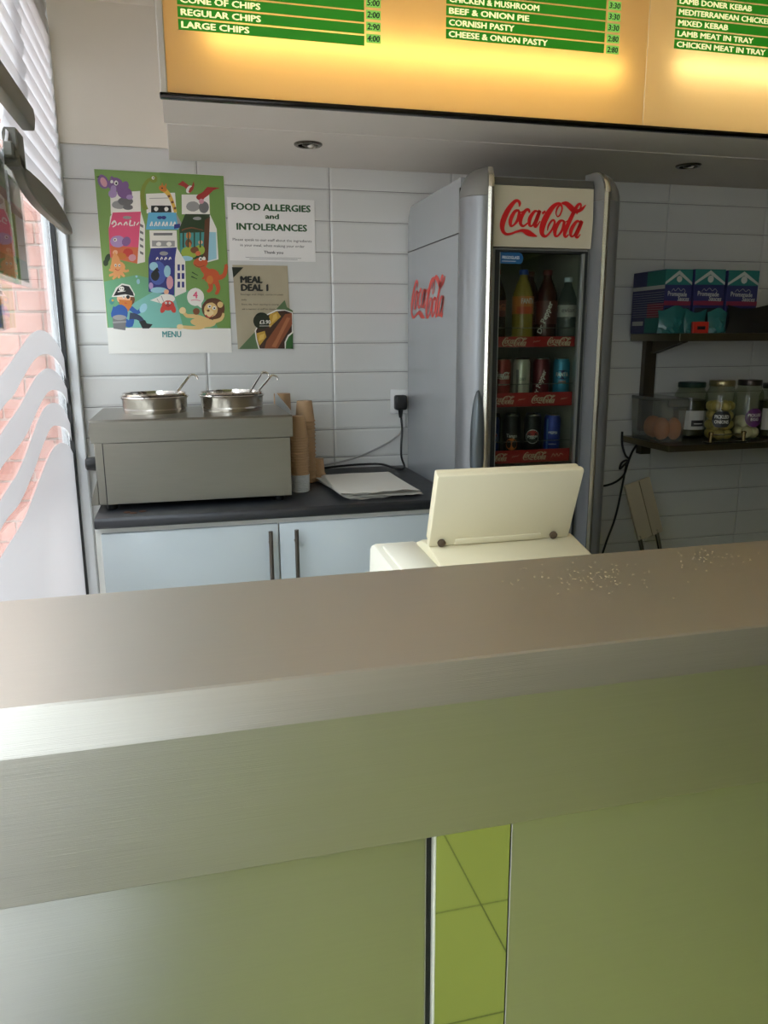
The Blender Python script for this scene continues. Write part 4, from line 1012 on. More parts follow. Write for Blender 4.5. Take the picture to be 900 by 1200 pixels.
# ================================================================ MENU LIGHTBOX
LBX = Vector((1.2, 2.25, 1.953))
sign = thing('menu_lightbox', 'long backlit amber menu sign with green price rows above the counter', 'sign', LBX)
WHITEMETAL = mat('white_sheet_metal', (222, 219, 212), 0.6)
SX0, SX1, SY, SZ0, SZ1 = -0.010, 2.75, 2.134, 1.953, 2.395
obj('case', MB().box(SX0, SX1, SY + 0.006, 2.374, SZ0, SZ0 + 0.006).box(SX0, SX1, 2.366, 2.3735, SZ0 + 0.006, SZ1 - 0.004).box(SX0, SX0 + 0.006, SY + 0.006, 2.366, SZ0 + 0.006, SZ1 - 0.004).box(SX1 - 0.006, SX1, SY + 0.006, 2.366, SZ0 + 0.006, SZ1 - 0.004).box(SX0, SX1, SY + 0.006, 2.374, SZ1 - 0.004, SZ1), BULK, sign)
obj('side_trim', MB().box(SX0 - 0.004, SX0 + 0.014, SY - 0.006, SY + 0.02, SZ0 + 0.002, SZ1, 0.003), mat('cream_aluminium', (205, 200, 190), 0.4), sign, label='pale aluminium end trim')
obj('bottom_trim', MB().box(SX0 - 0.006, SX1, SY - 0.012, SY + 0.012, SZ0 - 0.004, SZ0 + 0.009, 0.004, 2), mat('dark_chrome', (52, 50, 48), 0.15, 1.0), sign, label='dark polished bottom edge')
ACR1 = translucent('amber_acrylic', (245, 225, 180), 0.72, 0.15)
ACR2 = translucent('cream_acrylic', (250, 234, 196), 0.72, 0.15)
SEAM = 1.31
obj('acrylic_panel', MB().box(SX0 + 0.012, SEAM - 0.001, SY, SY + 0.0001, SZ0 + 0.006, SZ1 - 0.004), ACR1, sign, label='amber acrylic panel')
obj('acrylic_panel', MB().box(SEAM + 0.001, SX1 - 0.012, SY, SY + 0.0001, SZ0 + 0.006, SZ1 - 0.004), ACR2, sign, label='paler cream acrylic panel')
def sign_tube(x0, x1, z, mt):
    mb = MB(); R = Matrix.Translation((x0, SY + 0.042, z)) @ Matrix.Rotation(math.pi / 2, 4, 'Y')
    mb.lathe([(0.013, 0), (0.013, x1 - x0)], seg=12, M=R)
    obj('tube', mb, mt, sign)
sign_tube(0.10, 1.24, 2.098, emissive('warm_tube', (255, 232, 176), 12.5))
sign_tube(1.40, 2.60, 2.125, emissive('white_tube', (255, 242, 214), 11.0))
GREENV = mat('green_vinyl', (34, 124, 22), 0.45)
LETTER = mat('cream_letter', (245, 240, 180), 0.5)
PEN = mat('black_marker', (20, 40, 18), 0.6)
PRICEG = mat('green_price_label', (118, 184, 84), 0.5)
def lit(mm, k):
    bb = mm.node_tree.nodes['Principled BSDF']; bb.inputs['Emission Color'].default_value = bb.inputs['Base Color'].default_value; bb.inputs['Emission Strength'].default_value = k
lit(GREENV, 0.55); lit(LETTER, 0.75); lit(PRICEG, 0.7)  # even glow in vinyl and letters stands in for tube light behind
def menu_column(x0, x1, z0, rows, px0, px1, pz0, kx):
    for i, (words, price) in enumerate(rows):
        z = z0 + 0.0272 * i
        s_ = obj('menu_strip', MB().box(x0, x1, SY - 0.0018, SY - 0.0004, z, z + 0.0228), GREENV, sign, flat=True)
        if words:
            text(words, 0.0138, LETTER, s_, plane((x0 + 0.008, SY - 0.0021, z + 0.0046)), align='LEFT', bold=0.036, width=kx * len(words))
        if price:
            p_ = obj('price_label', MB().box(px0, px1, SY - 0.0018, SY - 0.0004, pz0 + 0.0272 * i, pz0 + 0.0272 * i + 0.0205), PRICEG, sign, flat=True)
            text(price, 0.0135, PEN, p_, plane(((px0 + px1) / 2, SY - 0.0021, pz0 + 0.0272 * i + 0.0035)), bold=0.034, width=0.032, shear=0.1)
menu_column(0.038, 0.498, 2.1045, [('LARGE CHIPS', '4:00'), ('REGULAR CHIPS', '2:90'), ('CONE OF CHIPS', '2:00'), ('', '5:00')], 0.503, 0.541, 2.1125, 0.0146)
menu_column(0.717, 1.175, 2.1390, [('CHEESE & ONION PASTY', '2:80'), ('CORNISH PASTY', '2:80'), ('BEEF & ONION PIE', '3:30'), ('CHICKEN & MUSHROOM', '3:30'), ('STEAK PIE', '3:30')], 1.182, 1.220, 2.1390, 0.0140)
menu_column(1.393, 1.93, 2.1680, [('CHICKEN MEAT IN TRAY', ''), ('LAMB MEAT IN TRAY', ''), ('MIXED KEBAB', ''), ('MEDITERRANEAN CHICKEN', ''), ('LAMB DONER KEBAB', ''), ('', '')], 1.94, 1.98, 2.168, 0.0146)

# recessed spotlights
for nx, lab in ((0.408, 'chrome recessed ceiling spotlight left of the fridge, near the poster'), (1.728, 'chrome recessed ceiling spotlight right of the fridge, above the blue boxes')):
    d = thing('ceiling_spotlight', lab, 'light', (nx, 2.51, 1.951), 'recessed spotlights under the bulkhead')
    M = Matrix.Translation((nx, 2.51, 1.951))
    obj('ring', MB().lathe([(0.043, 0), (0.043, -0.003), (0.039, -0.006), (0.031, -0.006), (0.029, -0.001), (0.029, 0)], (nx, 2.51, 1.951), 28, cap0=False, cap1=False), mat('aged_chrome', (110, 106, 98), 0.25, 1.0), d)
    obj('recess_disc', MB().lathe([(0.029, -0.0005), (0.020, -0.0008), (0.019, -0.004), (0.012, -0.007)], (nx, 2.51, 1.951), 24), mat('recess_shade', (48, 46, 42), 0.25, 0.9), d)  # dark disc stands in for the shade inside the lamp recess
    obj('bulb', MB().blob((nx + 0.006, 2.505, 1.946), (0.011, 0.011, 0.006)), mat('bulb_glass', (200, 198, 190), 0.1), d)

# ================================================================ BLINDS AND LEAFLETS AT THE WINDOW
BLIND = translucent('white_blind_slat', (240, 240, 242), 0.78, 0.5)
RAIL = mat('grey_blind_rail', (112, 110, 98), 0.5)
def blind(lab, x, y0, y1, zb, n, pitch):
    t = thing('window_blind', lab, 'blind', (x, (y0 + y1) / 2, zb))
    pr = None
    for i in range(n):
        z = zb + 0.03 + pitch * i
        if z > 2.36: break
        if pr is None:
            mb = MB(); prof = []
            for k in range(7):
                f = k / 6; prof.append((-0.010 + 0.020 * f + 0.004 * math.sin(math.pi * f), -0.027 + 0.056 * f))
            back = [(a - 0.0012, c) for a, c in reversed(prof)]
            P = prof + back
            bb = bmesh.new(); A = [bb.verts.new((x + a, y0, zb + 0.03 + c)) for a, c in P]; B = [bb.verts.new((x + a, y1, zb + 0.03 + c)) for a, c in P]
            for q in range(len(P)):
                j = (q + 1) % len(P); bb.faces.new([A[j], A[q], B[q], B[j]])
            for q in range(6):
                bb.faces.new([A[q], A[q + 1], A[12 - q], A[13 - q]]); bb.faces.new([B[q + 1], B[q], B[13 - q], B[12 - q]])
            mb._merge(bb); pr = obj('slat', mb, BLIND, t, angle=60); sl = pr
        else:
            sl = pr.copy(); COL.objects.link(sl); sl.parent = t; sl.location.z = pr.location.z + pitch * i
    return t
b1 = blind('white slatted blind at the top left corner, nearer one with straight grey rail', -0.308, 0.75, 2.035, 1.865, 12, 0.046)
obj('bottom_rail', MB().prism([(0.75, 1.875), (2.055, 1.890), (2.068, 1.868), (2.045, 1.838), (0.75, 1.815)], 'x', -0.322, -0.294, bev=0.005, seg=2), RAIL, b1, label='straight grey bottom rail')
b2 = blind('white slatted blind in the far window corner, leaf shaped grey rail', -0.345, 1.93, 2.79, 1.755, 14, 0.046)
mb = MB()
leaf = [(1.945, 1.775, .012), (2.02, 1.745, .030), (2.10, 1.738, .050), (2.25, 1.735, .066), (2.42, 1.735, .068), (2.58, 1.731, .058), (2.70, 1.722, .040), (2.79, 1.715, .020)]
top = [Vector((y, z + h / 2, 0)) for y, z, h in leaf]; bot = [Vector((y, z - h / 2, 0)) for y, z, h in leaf]
pl_ = [(p.x, p.y) for p in catmull(top, 3)] + [(p.x, p.y) for p in reversed(catmull(bot, 3))]
mb.prism(pl_, 'x', -0.345, -0.318, bev=0.004)
r_ = obj('bottom_rail', mb, RAIL, b2, label='leaf shaped grey bottom rail')
obj('bracket', MB().box(-0.35, -0.318, 1.955, 2.03, 1.745, 1.825, 0.004).box(-0.345, -0.325, 1.925, 1.985, 1.76, 1.79, 0.003), mat('grey_bracket', (104, 102, 92), 0.5), r_)

SLEEVE = glassy('clear_plastic_sleeve', (250, 250, 250), 1.5, 0.12)
def leaflet(lab, y0, y1, z0, z1, x, paints, tilt=0.0):
    t = thing('sleeved_leaflet', lab, 'leaflet', (x, (y0 + y1) / 2, z0))
    obj('sheet', MB().box(x - 0.003, x - 0.0022, y0 + 0.012, y1 - 0.012, z0 + 0.012, z1 - 0.012), mat('leaflet_paper', (190, 190, 182), 0.5), t)
    mb = MB(); MM = plane((x - 0.0019, (y0 + y1) / 2, (z0 + z1) / 2), (0, 1, 0), (0, 0, 1))
    hw, hh = (y1 - y0) / 2, (z1 - z0) / 2; ms = []
    for i, (mm, u0, u1, v0, v1) in enumerate(paints):
        ms.append(mm); mb.flat([(-hw + 2 * hw * u0, -hh + 2 * hh * v0, i * 4e-5), (-hw + 2 * hw * u1, -hh + 2 * hh * v0, i * 4e-5), (-hw + 2 * hw * u1, -hh + 2 * hh * v1, i * 4e-5), (-hw + 2 * hw * u0, -hh + 2 * hh * v1, i * 4e-5)], MM, i)
    obj('print', mb, ms, t, flat=True)
    obj('sleeve', MB().box(x - 0.005, x + 0.001, y0, y1, z0, z1, 0.001), SLEEVE, t)
    return t
lg, lr, ld, lo_ = mat('leaf_green', (116, 138, 92), 0.5), mat('leaf_rust', (150, 78, 48), 0.5), mat('leaf_dark', (62, 58, 44), 0.5), mat('leaf_olive', (166, 158, 112), 0.5)
leaflet('sleeved food leaflet with green heading by the far blind rail, right one of two', 2.03, 2.235, 1.505, 1.79, -0.366, [(lg, .1, .9, .66, .95), (lr, .1, .9, .22, .66), (ld, .1, .9, .05, .22)])
leaflet('sleeved food leaflet cut by the left picture edge, left one of two', 1.80, 2.02, 1.50, 1.79, -0.358, [(lg, .1, .9, .7, .95), (lr, .1, .9, .2, .7), (ld, .1, .9, .05, .2)])
leaflet('small olive leaflet on the window pane under the sleeved leaflets', 1.70, 1.90, 1.395, 1.495, -0.372, [(lo_, .05, .95, .05, .95)])

# ================================================================ PAPER ON THE BACK WALL
PAL = dict(black=(24, 24, 24), blue=(38, 86, 158), blue2=(70, 92, 168), brown=(92, 54, 30), brown2=(116, 70, 40), chip=(190, 150, 60), chip2=(214, 178, 92), dkbrown=(58, 36, 28), dkgreen=(42, 62, 34), dkolive=(32, 38, 22),
           green=(122, 156, 84), green_fold_shade=(112, 148, 76), grey=(150, 150, 148), grey2=(112, 112, 112), leafgreen=(48, 96, 48), lime=(150, 172, 66), ltblue=(150, 196, 210), navy=(46, 50, 122), navy2=(44, 56, 84), olive=(128, 142, 56),
           orange=(206, 108, 66), orange2=(196, 118, 48), orange3=(222, 156, 96), peach=(228, 178, 142), pink=(218, 84, 122), pink2=(206, 150, 160), purple=(126, 92, 142), purple2=(168, 142, 188), red=(196, 62, 52), red2=(160, 50, 46), red3=(190, 84, 44),
           sage=(88, 112, 76), sausage=(136, 78, 50), sausage2=(168, 106, 70), sky=(96, 172, 206), tan=(216, 184, 122), tan2=(228, 204, 152), teal=(104, 164, 124), teal2=(118, 180, 168), teal3=(66, 140, 138), white=(226, 224, 216), yellow=(212, 172, 72))
def printed(name, data, parent, org):
    keys = sorted({k for k, _ in data}); ix = {k: i for i, k in enumerate(keys)}
    mb = MB(); M = plane(org)
    for n, (k, f) in enumerate(data):
        q = [(f[i] / 1e4, f[i + 1] / 1e4, n * 1.2e-6) for i in range(0, len(f), 2)]
        mb.flat(q, M, ix[k])
    return obj(name, mb, [mat('ink_' + k, PAL[k], 0.3) for k in keys], parent, flat=True)
def sheet(mb, x0, x1, z0, z1, y, th=0.0008): mb.box(x0, x1, y - th, y, z0, z1); return mb
YW = 2.8265
PAPER_W = mat('white_poster_paper', (226, 225, 218), 0.35)
po_ = thing('childrens_menu_poster', 'large green cartoon animal and meal box poster on the tiles', 'poster', (-0.035, YW, 1.327))
mb = MB(); sheet(mb, -0.24, 0.171, 1.328, 1.911, YW)
obj('sheet', mb, PAPER_W, po_)
printed('print', POSTER, po_, (-0.24, YW - 0.00095, 1.327))
text('4', 0.022, mat('ink_pink', PAL['pink']), po_, plane((0.056, YW - 0.0022, 1.512)), bold=0.03)
text('MENU', 0.020, mat('ink_teal3', PAL['teal3']), po_, plane((-0.030, YW - 0.0022, 1.382)), bold=0.03, width=0.062)
no_ = thing('allergy_notice', 'white FOOD ALLERGIES notice right of the green poster', 'notice', (0.328, YW, 1.637))
obj('sheet', sheet(MB(), 0.178, 0.476, 1.638, 1.843, YW), mat('notice_paper', (228, 227, 224), 0.25), no_)
NG = mat('dark_green_ink', (40, 84, 44), 0.5); NB = mat('dark_grey_ink', (50, 50, 52), 0.5)
yn = YW - 0.0012
text('FOOD ALLERGIES', 0.0215, NG, no_, plane((0.327, yn, 1.8035)), bold=0.045, width=0.268)
text('and', 0.0165, NG, no_, plane((0.328, yn, 1.7775)), bold=0.04, width=0.045)
text('INTOLERANCES', 0.0215, NG, no_, plane((0.327, yn, 1.7395)), bold=0.045, width=0.240)
text('Please speak to our staff about the ingredients', 0.0085, NB, no_, plane((0.327, yn, 1.7035)), bold=0.008, width=0.272)
text('in your meal, when making your order', 0.0085, NB, no_, plane((0.327, yn, 1.6855)), bold=0.008, width=0.222)
text('Thank you', 0.0095, NB, no_, plane((0.329, yn, 1.6630)), bold=0.016, width=0.066)
mb = MB(); mb.box(0.232, 0.425, yn, yn + 0.0002, 1.6490, 1.6500).box(0.245, 0.412, yn, yn + 0.0002, 1.6440, 1.6450)
obj('fine_print', mb, NB, no_, flat=True)
me_ = thing('meal_deal_poster', 'beige MEAL DEAL poster with sausage and chips under the allergy notice', 'poster', (0.285, YW, 1.337))
bm_ = MB(); bb = bmesh.new()
bmesh.ops.create_grid(bb, x_segments=14, y_segments=20, size=0.5)
rr = random.Random(5)
for v in bb.verts:
    u, q = v.co.x + .5, v.co.y + .5
    v.co = Vector((0.186 + 0.190 * u + 0.006 * (1 - q), YW - 0.0006 - 0.0028 * abs(math.sin(9 * u + 2.5 * q)) * (1 - q * .5) * abs(math.sin(6 * q + 1)) * (1 if u < .8 else .5) * (0.0 if q < .45 and u > .2 else 1), 1.340 + 0.284 * q))
bm_._merge(bb)
bmesh.ops.recalc_face_normals(bm_.bm, faces=list(bm_.bm.faces))
obj('sheet', bm_, mat('kraft_beige_paper', (168, 158, 132), 0.55, noise=(14, 0.10)), me_, angle=80)
printed('print', MEAL, me_, (0.185, YW - 0.0036, 1.337))
MB_K = mat('poster_black_ink', (26, 28, 18), 0.5)
ym = YW - 0.0048
text('MEAL', 0.0215, MB_K, me_, plane((0.212, ym, 1.5650)), align='LEFT', bold=0.07, width=0.073)
text('DEAL 1', 0.0215, MB_K, me_, plane((0.213, ym, 1.5385)), align='LEFT', bold=0.07, width=0.091)
text('Sausage and chips, curry or peas', 0.0058, MB_K, me_, plane((0.209, ym, 1.5235)), align='LEFT', bold=0.01, width=0.148)
text('only', 0.0058, MB_K, me_, plane((0.211, ym, 1.5055)), align='LEFT', bold=0.01, width=0.018)
text('Every day, from opening to closing', 0.0058, MB_K, me_, plane((0.212, ym, 1.4900)), align='LEFT', bold=0.01, width=0.128)
text('ask a member of staff for details', 0.0058, MB_K, me_, plane((0.212, ym, 1.4740)), align='LEFT', bold=0.01, width=0.116)
text('£3.90', 0.0130, mat('ink_white', PAL['white'], 0.3), me_, plane((0.2905, ym, 1.4262)), bold=0.022, width=0.038)
obj('underline', MB().box(0.270, 0.311, ym, ym + 0.0002, 1.4185, 1.4198), mat('ink_white', PAL['white'], 0.3), me_, flat=True)

# ================================================================ STAFF SIDE: BASE CABINET, WORKTOP
GLOSSW = mat('white_gloss_door', (196, 206, 210), 0.12)
cb = thing('base_cabinet', 'white gloss base cabinet with bar handles under the black worktop', 'cabinet', (0.26, 2.5, 0))
obj('carcass', MB().box(-0.262, 0.79, 2.205, 2.80, 0.10, 0.869).box(-0.25, 0.78, 2.26, 2.80, 0, 0.10), mat('white_melamine', (226, 226, 220), 0.4), cb)
for x0, x1, hx in ((-0.245, 0.2405, 0.2155), (0.2445, 0.785, 0.290)):
    dr = obj('door', MB().box(x0, x1, 2.186, 2.204, 0.12, 0.852, 0.0025, 2), GLOSSW, cb)
    mb = MB(); mb.tube([(hx, 2.158, 0.44), (hx, 2.158, 0.838)], 0.0062, 10); mb.tube([(hx, 2.158, 0.80), (hx, 2.187, 0.80)], 0.005, 8); mb.tube([(hx, 2.158, 0.48), (hx, 2.187, 0.48)], 0.005, 8)
    obj('handle', mb, mat('nickel_bar', (120, 112, 104), 0.3, 1.0), dr, label='long brushed bar handle')
wt = obj('worktop', MB().prism([(2.176, 0.870), (2.170, 0.876), (2.170, 0.893), (2.177, 0.900), (2.822, 0.900), (2.822, 0.870)], 'x', -0.258, 0.795, bev=0.0015),
         mat('black_laminate', (38, 40, 44), 0.42, noise=(26, 0.18, 0.06)))
tag(wt, 'black laminate worktop on the white cabinet, holding the bain marie', 'worktop')
for i, (x, y) in enumerate(((-0.176, 2.235), (-0.158, 2.222), (-0.134, 2.238))):
    c_ = obj('copper_coin', MB().lathe([(0.0095, 0), (0.0102, 0.0006), (0.0102, 0.0012), (0.0095, 0.0017)], (x, y, 0.9003), 20), mat('dull_copper', (120, 84, 64), 0.45, 0.8))
    tag(c_, ('small copper coin on the worktop edge, leftmost of three', 'small copper coin on the worktop edge, frontmost of three', 'small copper coin on the worktop edge, rightmost of three')[i], 'coin', 'coins under the bain marie')

# ================================================================ BAIN MARIE
bmx = thing('bain_marie', 'stainless steel countertop bain marie at the left end of the worktop', 'food warmer', (0.02, 2.45, 0.9))
F0, F1, BZ0, BZ1 = 2.262, 2.668, 0.918, 1.158
obj('body', MB().box(-0.252, 0.294, F0 + 0.006, F1, BZ0, 1.10, 0.002).prism([(-0.252, 0.99), (-0.252, BZ0), (-0.271, BZ0), (-0.269, 0.938), (-0.262, 0.962)], 'y', F0 + 0.006, F1), STEEL_DULL, bmx)
obj('top_hood', MB().prism([(F0, 1.094), (F0, 1.152), (F0 + 0.007, BZ1), (F1, BZ1), (F1, 1.094)], 'x', -0.259, 0.302, bev=0.0006).prism([(-0.259, 1.100), (-0.264, 1.125), (-0.259, 1.152), (-0.25, 1.152), (-0.25, 1.1)], 'y', F0 + 0.001, F1), STEEL_DULL, bmx, angle=14)
obj('front_panel', MB().box(-0.228, 0.2935, F0 + 0.0025, F0 + 0.006, BZ0 + 0.001, 1.0925, 0.0008), STEEL_DULL, bmx)
obj('seam', MB().box(-0.2305, -0.2283, F0 + 0.0040, F0 + 0.0062, BZ0 + 0.001, 1.0925), DARK, bmx)
obj('side_lip', MB().prism([(F0 + 0.01, 1.157), (F0 + 0.01, 1.168), (F1 - 0.02, 1.196), (F1, 1.196), (F1, 1.157)], 'x', 0.2985, 0.3015), ALU, bmx)
kn = MB(); kn.lathe([(0.020, 0), (0.021, 0.004), (0.018, 0.030), (0.015, 0.033)], seg=18, M=Matrix.Translation((-0.252, 2.330, 1.028)) @ Matrix.Rotation(-math.pi / 2, 4, 'Y'))
obj('control_knob', kn, BLACK, bmx)
for x in (-0.22, 0.26):
    for y in (2.30, 2.63):
        obj('foot', MB().lathe([(0.013, 0), (0.015, 0.006), (0.015, 0.019)], (x, y, 0.9), 12), BLACK, bmx)
POTM = mat('polished_pot_steel', (222, 216, 208), 0.12, 1.0)
SAUCE = mat('pale_sauce', (186, 174, 150), 0.35)
def pot(x, y, lab):
    t = thing('round_pot', lab, 'pot', (x, y, 1.158), 'bain marie pots')
    obj('pot_body', MB().lathe([(0.092, 0.0), (0.094, 0.006), (0.096, 0.040), (0.1005, 0.046), (0.1025, 0.0475), (0.1005, 0.050), (0.0965, 0.048), (0.0945, 0.040), (0.0945, 0.010)], (x, y, 1.158), 48, cap1=False), POTM, t)
    obj('inner_rim', MB().lathe([(0.0935, 0.016), (0.0935, 0.054), (0.0955, 0.058), (0.0915, 0.058), (0.0905, 0.052), (0.0905, 0.016)], (x, y + 0.006, 1.158), 48, cap0=False, cap1=False), POTM, t)
    obj('sauce', MB().lathe([(0.090, 0.012), (0.090, 0.036), (0.04, 0.037)], (x, y + 0.006, 1.158), 40), SAUCE, t)
    return t
pot(-0.0885, 2.482, 'round steel sauce pot with one ladle, left of the bain marie')
pot(0.1430, 2.482, 'round steel sauce pot with two ladles, right of the bain marie')
def ladle(x, y, z, tip, lab):
    t = thing('sauce_ladle', lab, 'ladle', (x, y, z), 'ladles in the pots')
    a = Vector((x, y, z)); b_ = Vector(tip); d = b_ - a
    mb = MB(); mb.tube([a + d * f for f in (0, .3, .6, .9, .99)] + [b_ + Vector((0.006, 0, 0.006)), b_ + Vector((0.016, 0, 0.006)), b_ + Vector((0.024, 0, 0.0)), b_ + Vector((0.026, 0, -0.008))], lambda f: 0.0042 - 0.0012 * f, 8, smooth=4)
    obj('handle', mb, CHROME, t)
    obj('bowl', MB().lathe([(0.004, -0.014), (0.018, -0.010), (0.026, 0.002), (0.027, 0.010), (0.0255, 0.010), (0.0245, 0.003), (0.017, -0.008), (0.003, -0.012)], (x - 0.014, y, z - 0.004), 20), CHROME, t)
ladle(-0.040, 2.475, 1.196, (0.016, 2.487, 1.262), 'steel ladle with hooked handle leaning in the left pot')
ladle(0.192, 2.515, 1.196, (0.240, 2.530, 1.264), 'steel ladle leaning in the right pot, rear one of two')
ladle(0.206, 2.470, 1.196, (0.262, 2.480, 1.256), 'steel ladle leaning in the right pot, front one of two')

# ================================================================ CUPS, LIDS, PAPER
KRAFT = mat('kraft_cup_paper', (178, 146, 110), 0.7, noise=(20, 0.06))
ORD = ['top', 'second', 'third', 'fourth', 'fifth', 'sixth', 'seventh', 'eighth', 'ninth', 'tenth', 'eleventh', 'twelfth', 'thirteenth', 'fourteenth', 'fifteenth', 'sixteenth', 'seventeenth', 'eighteenth', 'nineteenth']
def stack(n, x, y, z0, rb, rt_, h, step, grp, lab_top, lab_rest, name='kraft_cup', m=KRAFT, cat='cup'):
    pr = None
    for i in range(n):
        lab = lab_top if i == n - 1 else lab_rest
        if pr is None:
            prof = [(rb - 0.0006, 0.0035), (rb, 0.0), (rb + 0.0020, 0.0004), (rb + 0.0028, 0.0020), (rb + 0.0020, 0.0036), (rb, 0.0038), (rt_, h - 0.0004), (rt_ - 0.001, h)] if name == 'kraft_cup' else [(rb * 0.86, 0.0), (rb * 0.9, h * 0.55), (rb, h * 0.6), (rb, h * 0.9), (rb - 0.002, h)]
            pr = obj(name, MB().lathe(prof, (x, y, z0), 22, cap0=(name != 'kraft_cup')), m, base=(x, y, z0)); o = pr
        else:
            o = pr.copy(); COL.objects.link(o); o.location = (x, y, z0 + step * i)
        if i < n - 1: lab = lab_rest.replace('#', ORD[n - 1 - i])
        tag(o, lab, cat, grp)
stack(9, 0.341, 2.41, 0.9005, 0.0295, 0.029, 0.0062, 0.0061, 'white sauce tubs in a stack', 'white plastic sauce tub, top one of the stack under the front kraft cups', 'white plastic sauce tub, # from the top of its stack under the kraft cups', 'sauce_tub', mat('white_plastic_tub', (214, 218, 220), 0.35), 'tub')
stack(15, 0.338, 2.41, 0.9563, 0.0305, 0.0215, 0.0680, 0.0083, 'kraft cups in the front stack', 'upside-down kraft paper cup topping the front stack beside the bain marie', 'kraft paper cup, # from the top of the front stack on white tubs')
stack(17, 0.385, 2.575, 0.9005, 0.0325, 0.0255, 0.0680, 0.0128, 'kraft cups in the tall stack', 'upside-down kraft paper cup topping the tall stack by the tiled wall', 'kraft paper cup, # from the top of the tall stack by the tiles')
stack(4, 0.428, 2.590, 0.9005, 0.0235, 0.0195, 0.055, 0.0068, 'kraft cups in the short stack', 'kraft paper cup topping the short stack beside the paper sheets', 'kraft paper cup, # from the top of the short stack beside the paper')
stack(18, 0.3285, 2.715, 0.9005, 0.0300, 0.0285, 0.068, 0.0130, 'kraft cups behind the bain marie', 'kraft paper cup peeping over the right rear corner of the bain marie', 'kraft paper cup, # from the top of the stack behind the bain marie')
PAPERM = mat('greaseproof_paper', (218, 216, 208), 0.7)
rp = random.Random(11); pr = None
for i in range(9):
    if pr is None or i in (3, 6):
        mb = MB(); bb = bmesh.new(); bmesh.ops.create_grid(bb, x_segments=14, y_segments=10, size=0.5)
        for v in bb.verts:
            u, q = v.co.x, v.co.y
            e = 0.5 - abs(q); wob = 0.006 * math.sin(23 * u + i) * (1 if q < -0.45 else 0)
            v.co = Vector((u * 0.235, q * 0.35 + wob, 0.0006 * math.sin(9 * u + 5 * q + i) + (0.0022 * max(0, (-q - 0.38) / 0.12) * (1 + math.sin(7 * u + i)))))
        bmesh.ops.solidify(bb, geom=list(bb.faces), thickness=0.0004)
        mb._merge(bb); pr = obj('paper_sheet', mb, PAPERM); o = pr
    else:
        o = pr.copy(); COL.objects.link(o)
    o.location = (0.562 + rp.uniform(-.012, .012), 2.408 + rp.uniform(-.012, .012), 0.9017 + 0.0024 * i)
    o.rotation_euler = (0, 0, rp.uniform(-0.07, 0.07) + 0.06)
    tag(o, 'white greaseproof paper sheet, top one of the loose pile on the worktop' if i == 8 else 'white greaseproof paper sheet, %s from the top of the loose worktop pile' % ORD[8 - i], 'paper', 'greaseproof sheets on the worktop')

# socket, plug and leads
so = thing('wall_socket', 'white wall socket on the tiles beside the fridge', 'socket', (0.79, 2.826, 1.145))
obj('plate', MB().box(0.747, 0.833, 2.818, 2.827, 1.098, 1.188, 0.003, 2), mat('white_socket_plastic', (226, 227, 226), 0.3), so)
obj('lower_box', MB().box(0.785, 0.803, 2.816, 2.827, 1.045, 1.096, 0.002), mat('white_socket_plastic', (226, 227, 226), 0.3), so)
pg = thing('power_plug', 'black plug and lead in the wall socket by the fridge', 'plug', (0.782, 2.818, 1.12))
obj('plug_body', MB().box(0.757, 0.802, 2.782, 2.818, 1.113, 1.168, 0.008, 3).lathe([(0.010, 0), (0.006, -0.030)], (0.780, 2.800, 1.114), 10), BLACK, pg)
obj('lead', MB().tube([(0.780, 2.80, 1.10), (0.786, 2.80, 1.04), (0.780, 2.79, 0.99), (0.775, 2.77, 0.94), (0.772, 2.72, 0.908), (0.74, 2.72, 0.906), (0.70, 2.78, 0.914), (0.63, 2.80, 0.914), (0.53, 2.80, 0.910), (0.46, 2.795, 0.9045), (0.40, 2.76, 0.9045)], 0.0042, 8, smooth=5), BLACK, pg)
wc = obj('white_cable', MB().tube([(0.792, 2.818, 1.044), (0.775, 2.806, 1.020), (0.72, 2.806, 0.985), (0.64, 2.806, 0.95), (0.57, 2.806, 0.930), (0.50, 2.806, 0.918), (0.43, 2.80, 0.9045)], 0.0036, 8, smooth=5), mat('grey_white_cable', (150, 150, 148), 0.5))
tag(wc, 'pale grey cable sloping down the tiles from the socket to the worktop', 'cable')

# ================================================================ DRINKS FRIDGE
FC = Vector((1.05, 2.48, 0.0))
fr = thing('drinks_fridge', 'tall silver glass-door drinks fridge with red script logos beside the worktop', 'fridge', FC)
SILVER = mat('silver_paint', (166, 170, 174), 0.24, 0.25, noise=(6, 0.02))
PILLAR = mat('pillar_silver', (140, 143, 146), 0.36, 0.5)
def side_profile(zt=1.828, yb=2.812, yf=2.262):
    r = 0.055
    return [(yf, 0.06), (yb, 0.06), (yb, zt - r), (yb - r * 0.07, zt - r * 0.6), (yb - r * 0.3, zt - r * 0.3), (yb - r * 0.6, zt - r * 0.07), (yb - r, zt), (yf, zt)]
mb = MB()
mb.prism(side_profile(), 'x', 0.811, 0.880); mb.prism(side_profile(), 'x', 1.222, 1.289)
mb.box(0.86, 1.24, 2.74, 2.806, 0.06, 1.80).box(0.86, 1.24, 2.25, 2.76, 1.655, 1.824).box(0.86, 1.24, 2.25, 2.76, 0.06, 0.30)
obj('body', mb, SILVER, fr)
obj('panel_seam', MB().box(0.8095, 0.8115, 2.268, 2.812, 1.6745, 1.6775).box(0.8085, 0.8115, 2.262, 2.268, 0.06, 1.80), DARK, fr, label='thin dark panel joint')
for x in (0.85, 1.25):
    for y in (2.32, 2.76):
        obj('foot', MB().lathe([(0.022, 0), (0.022, 0.02), (0.012, 0.022), (0.012, 0.062)], (x, y, 0), 12), BLACK, fr)
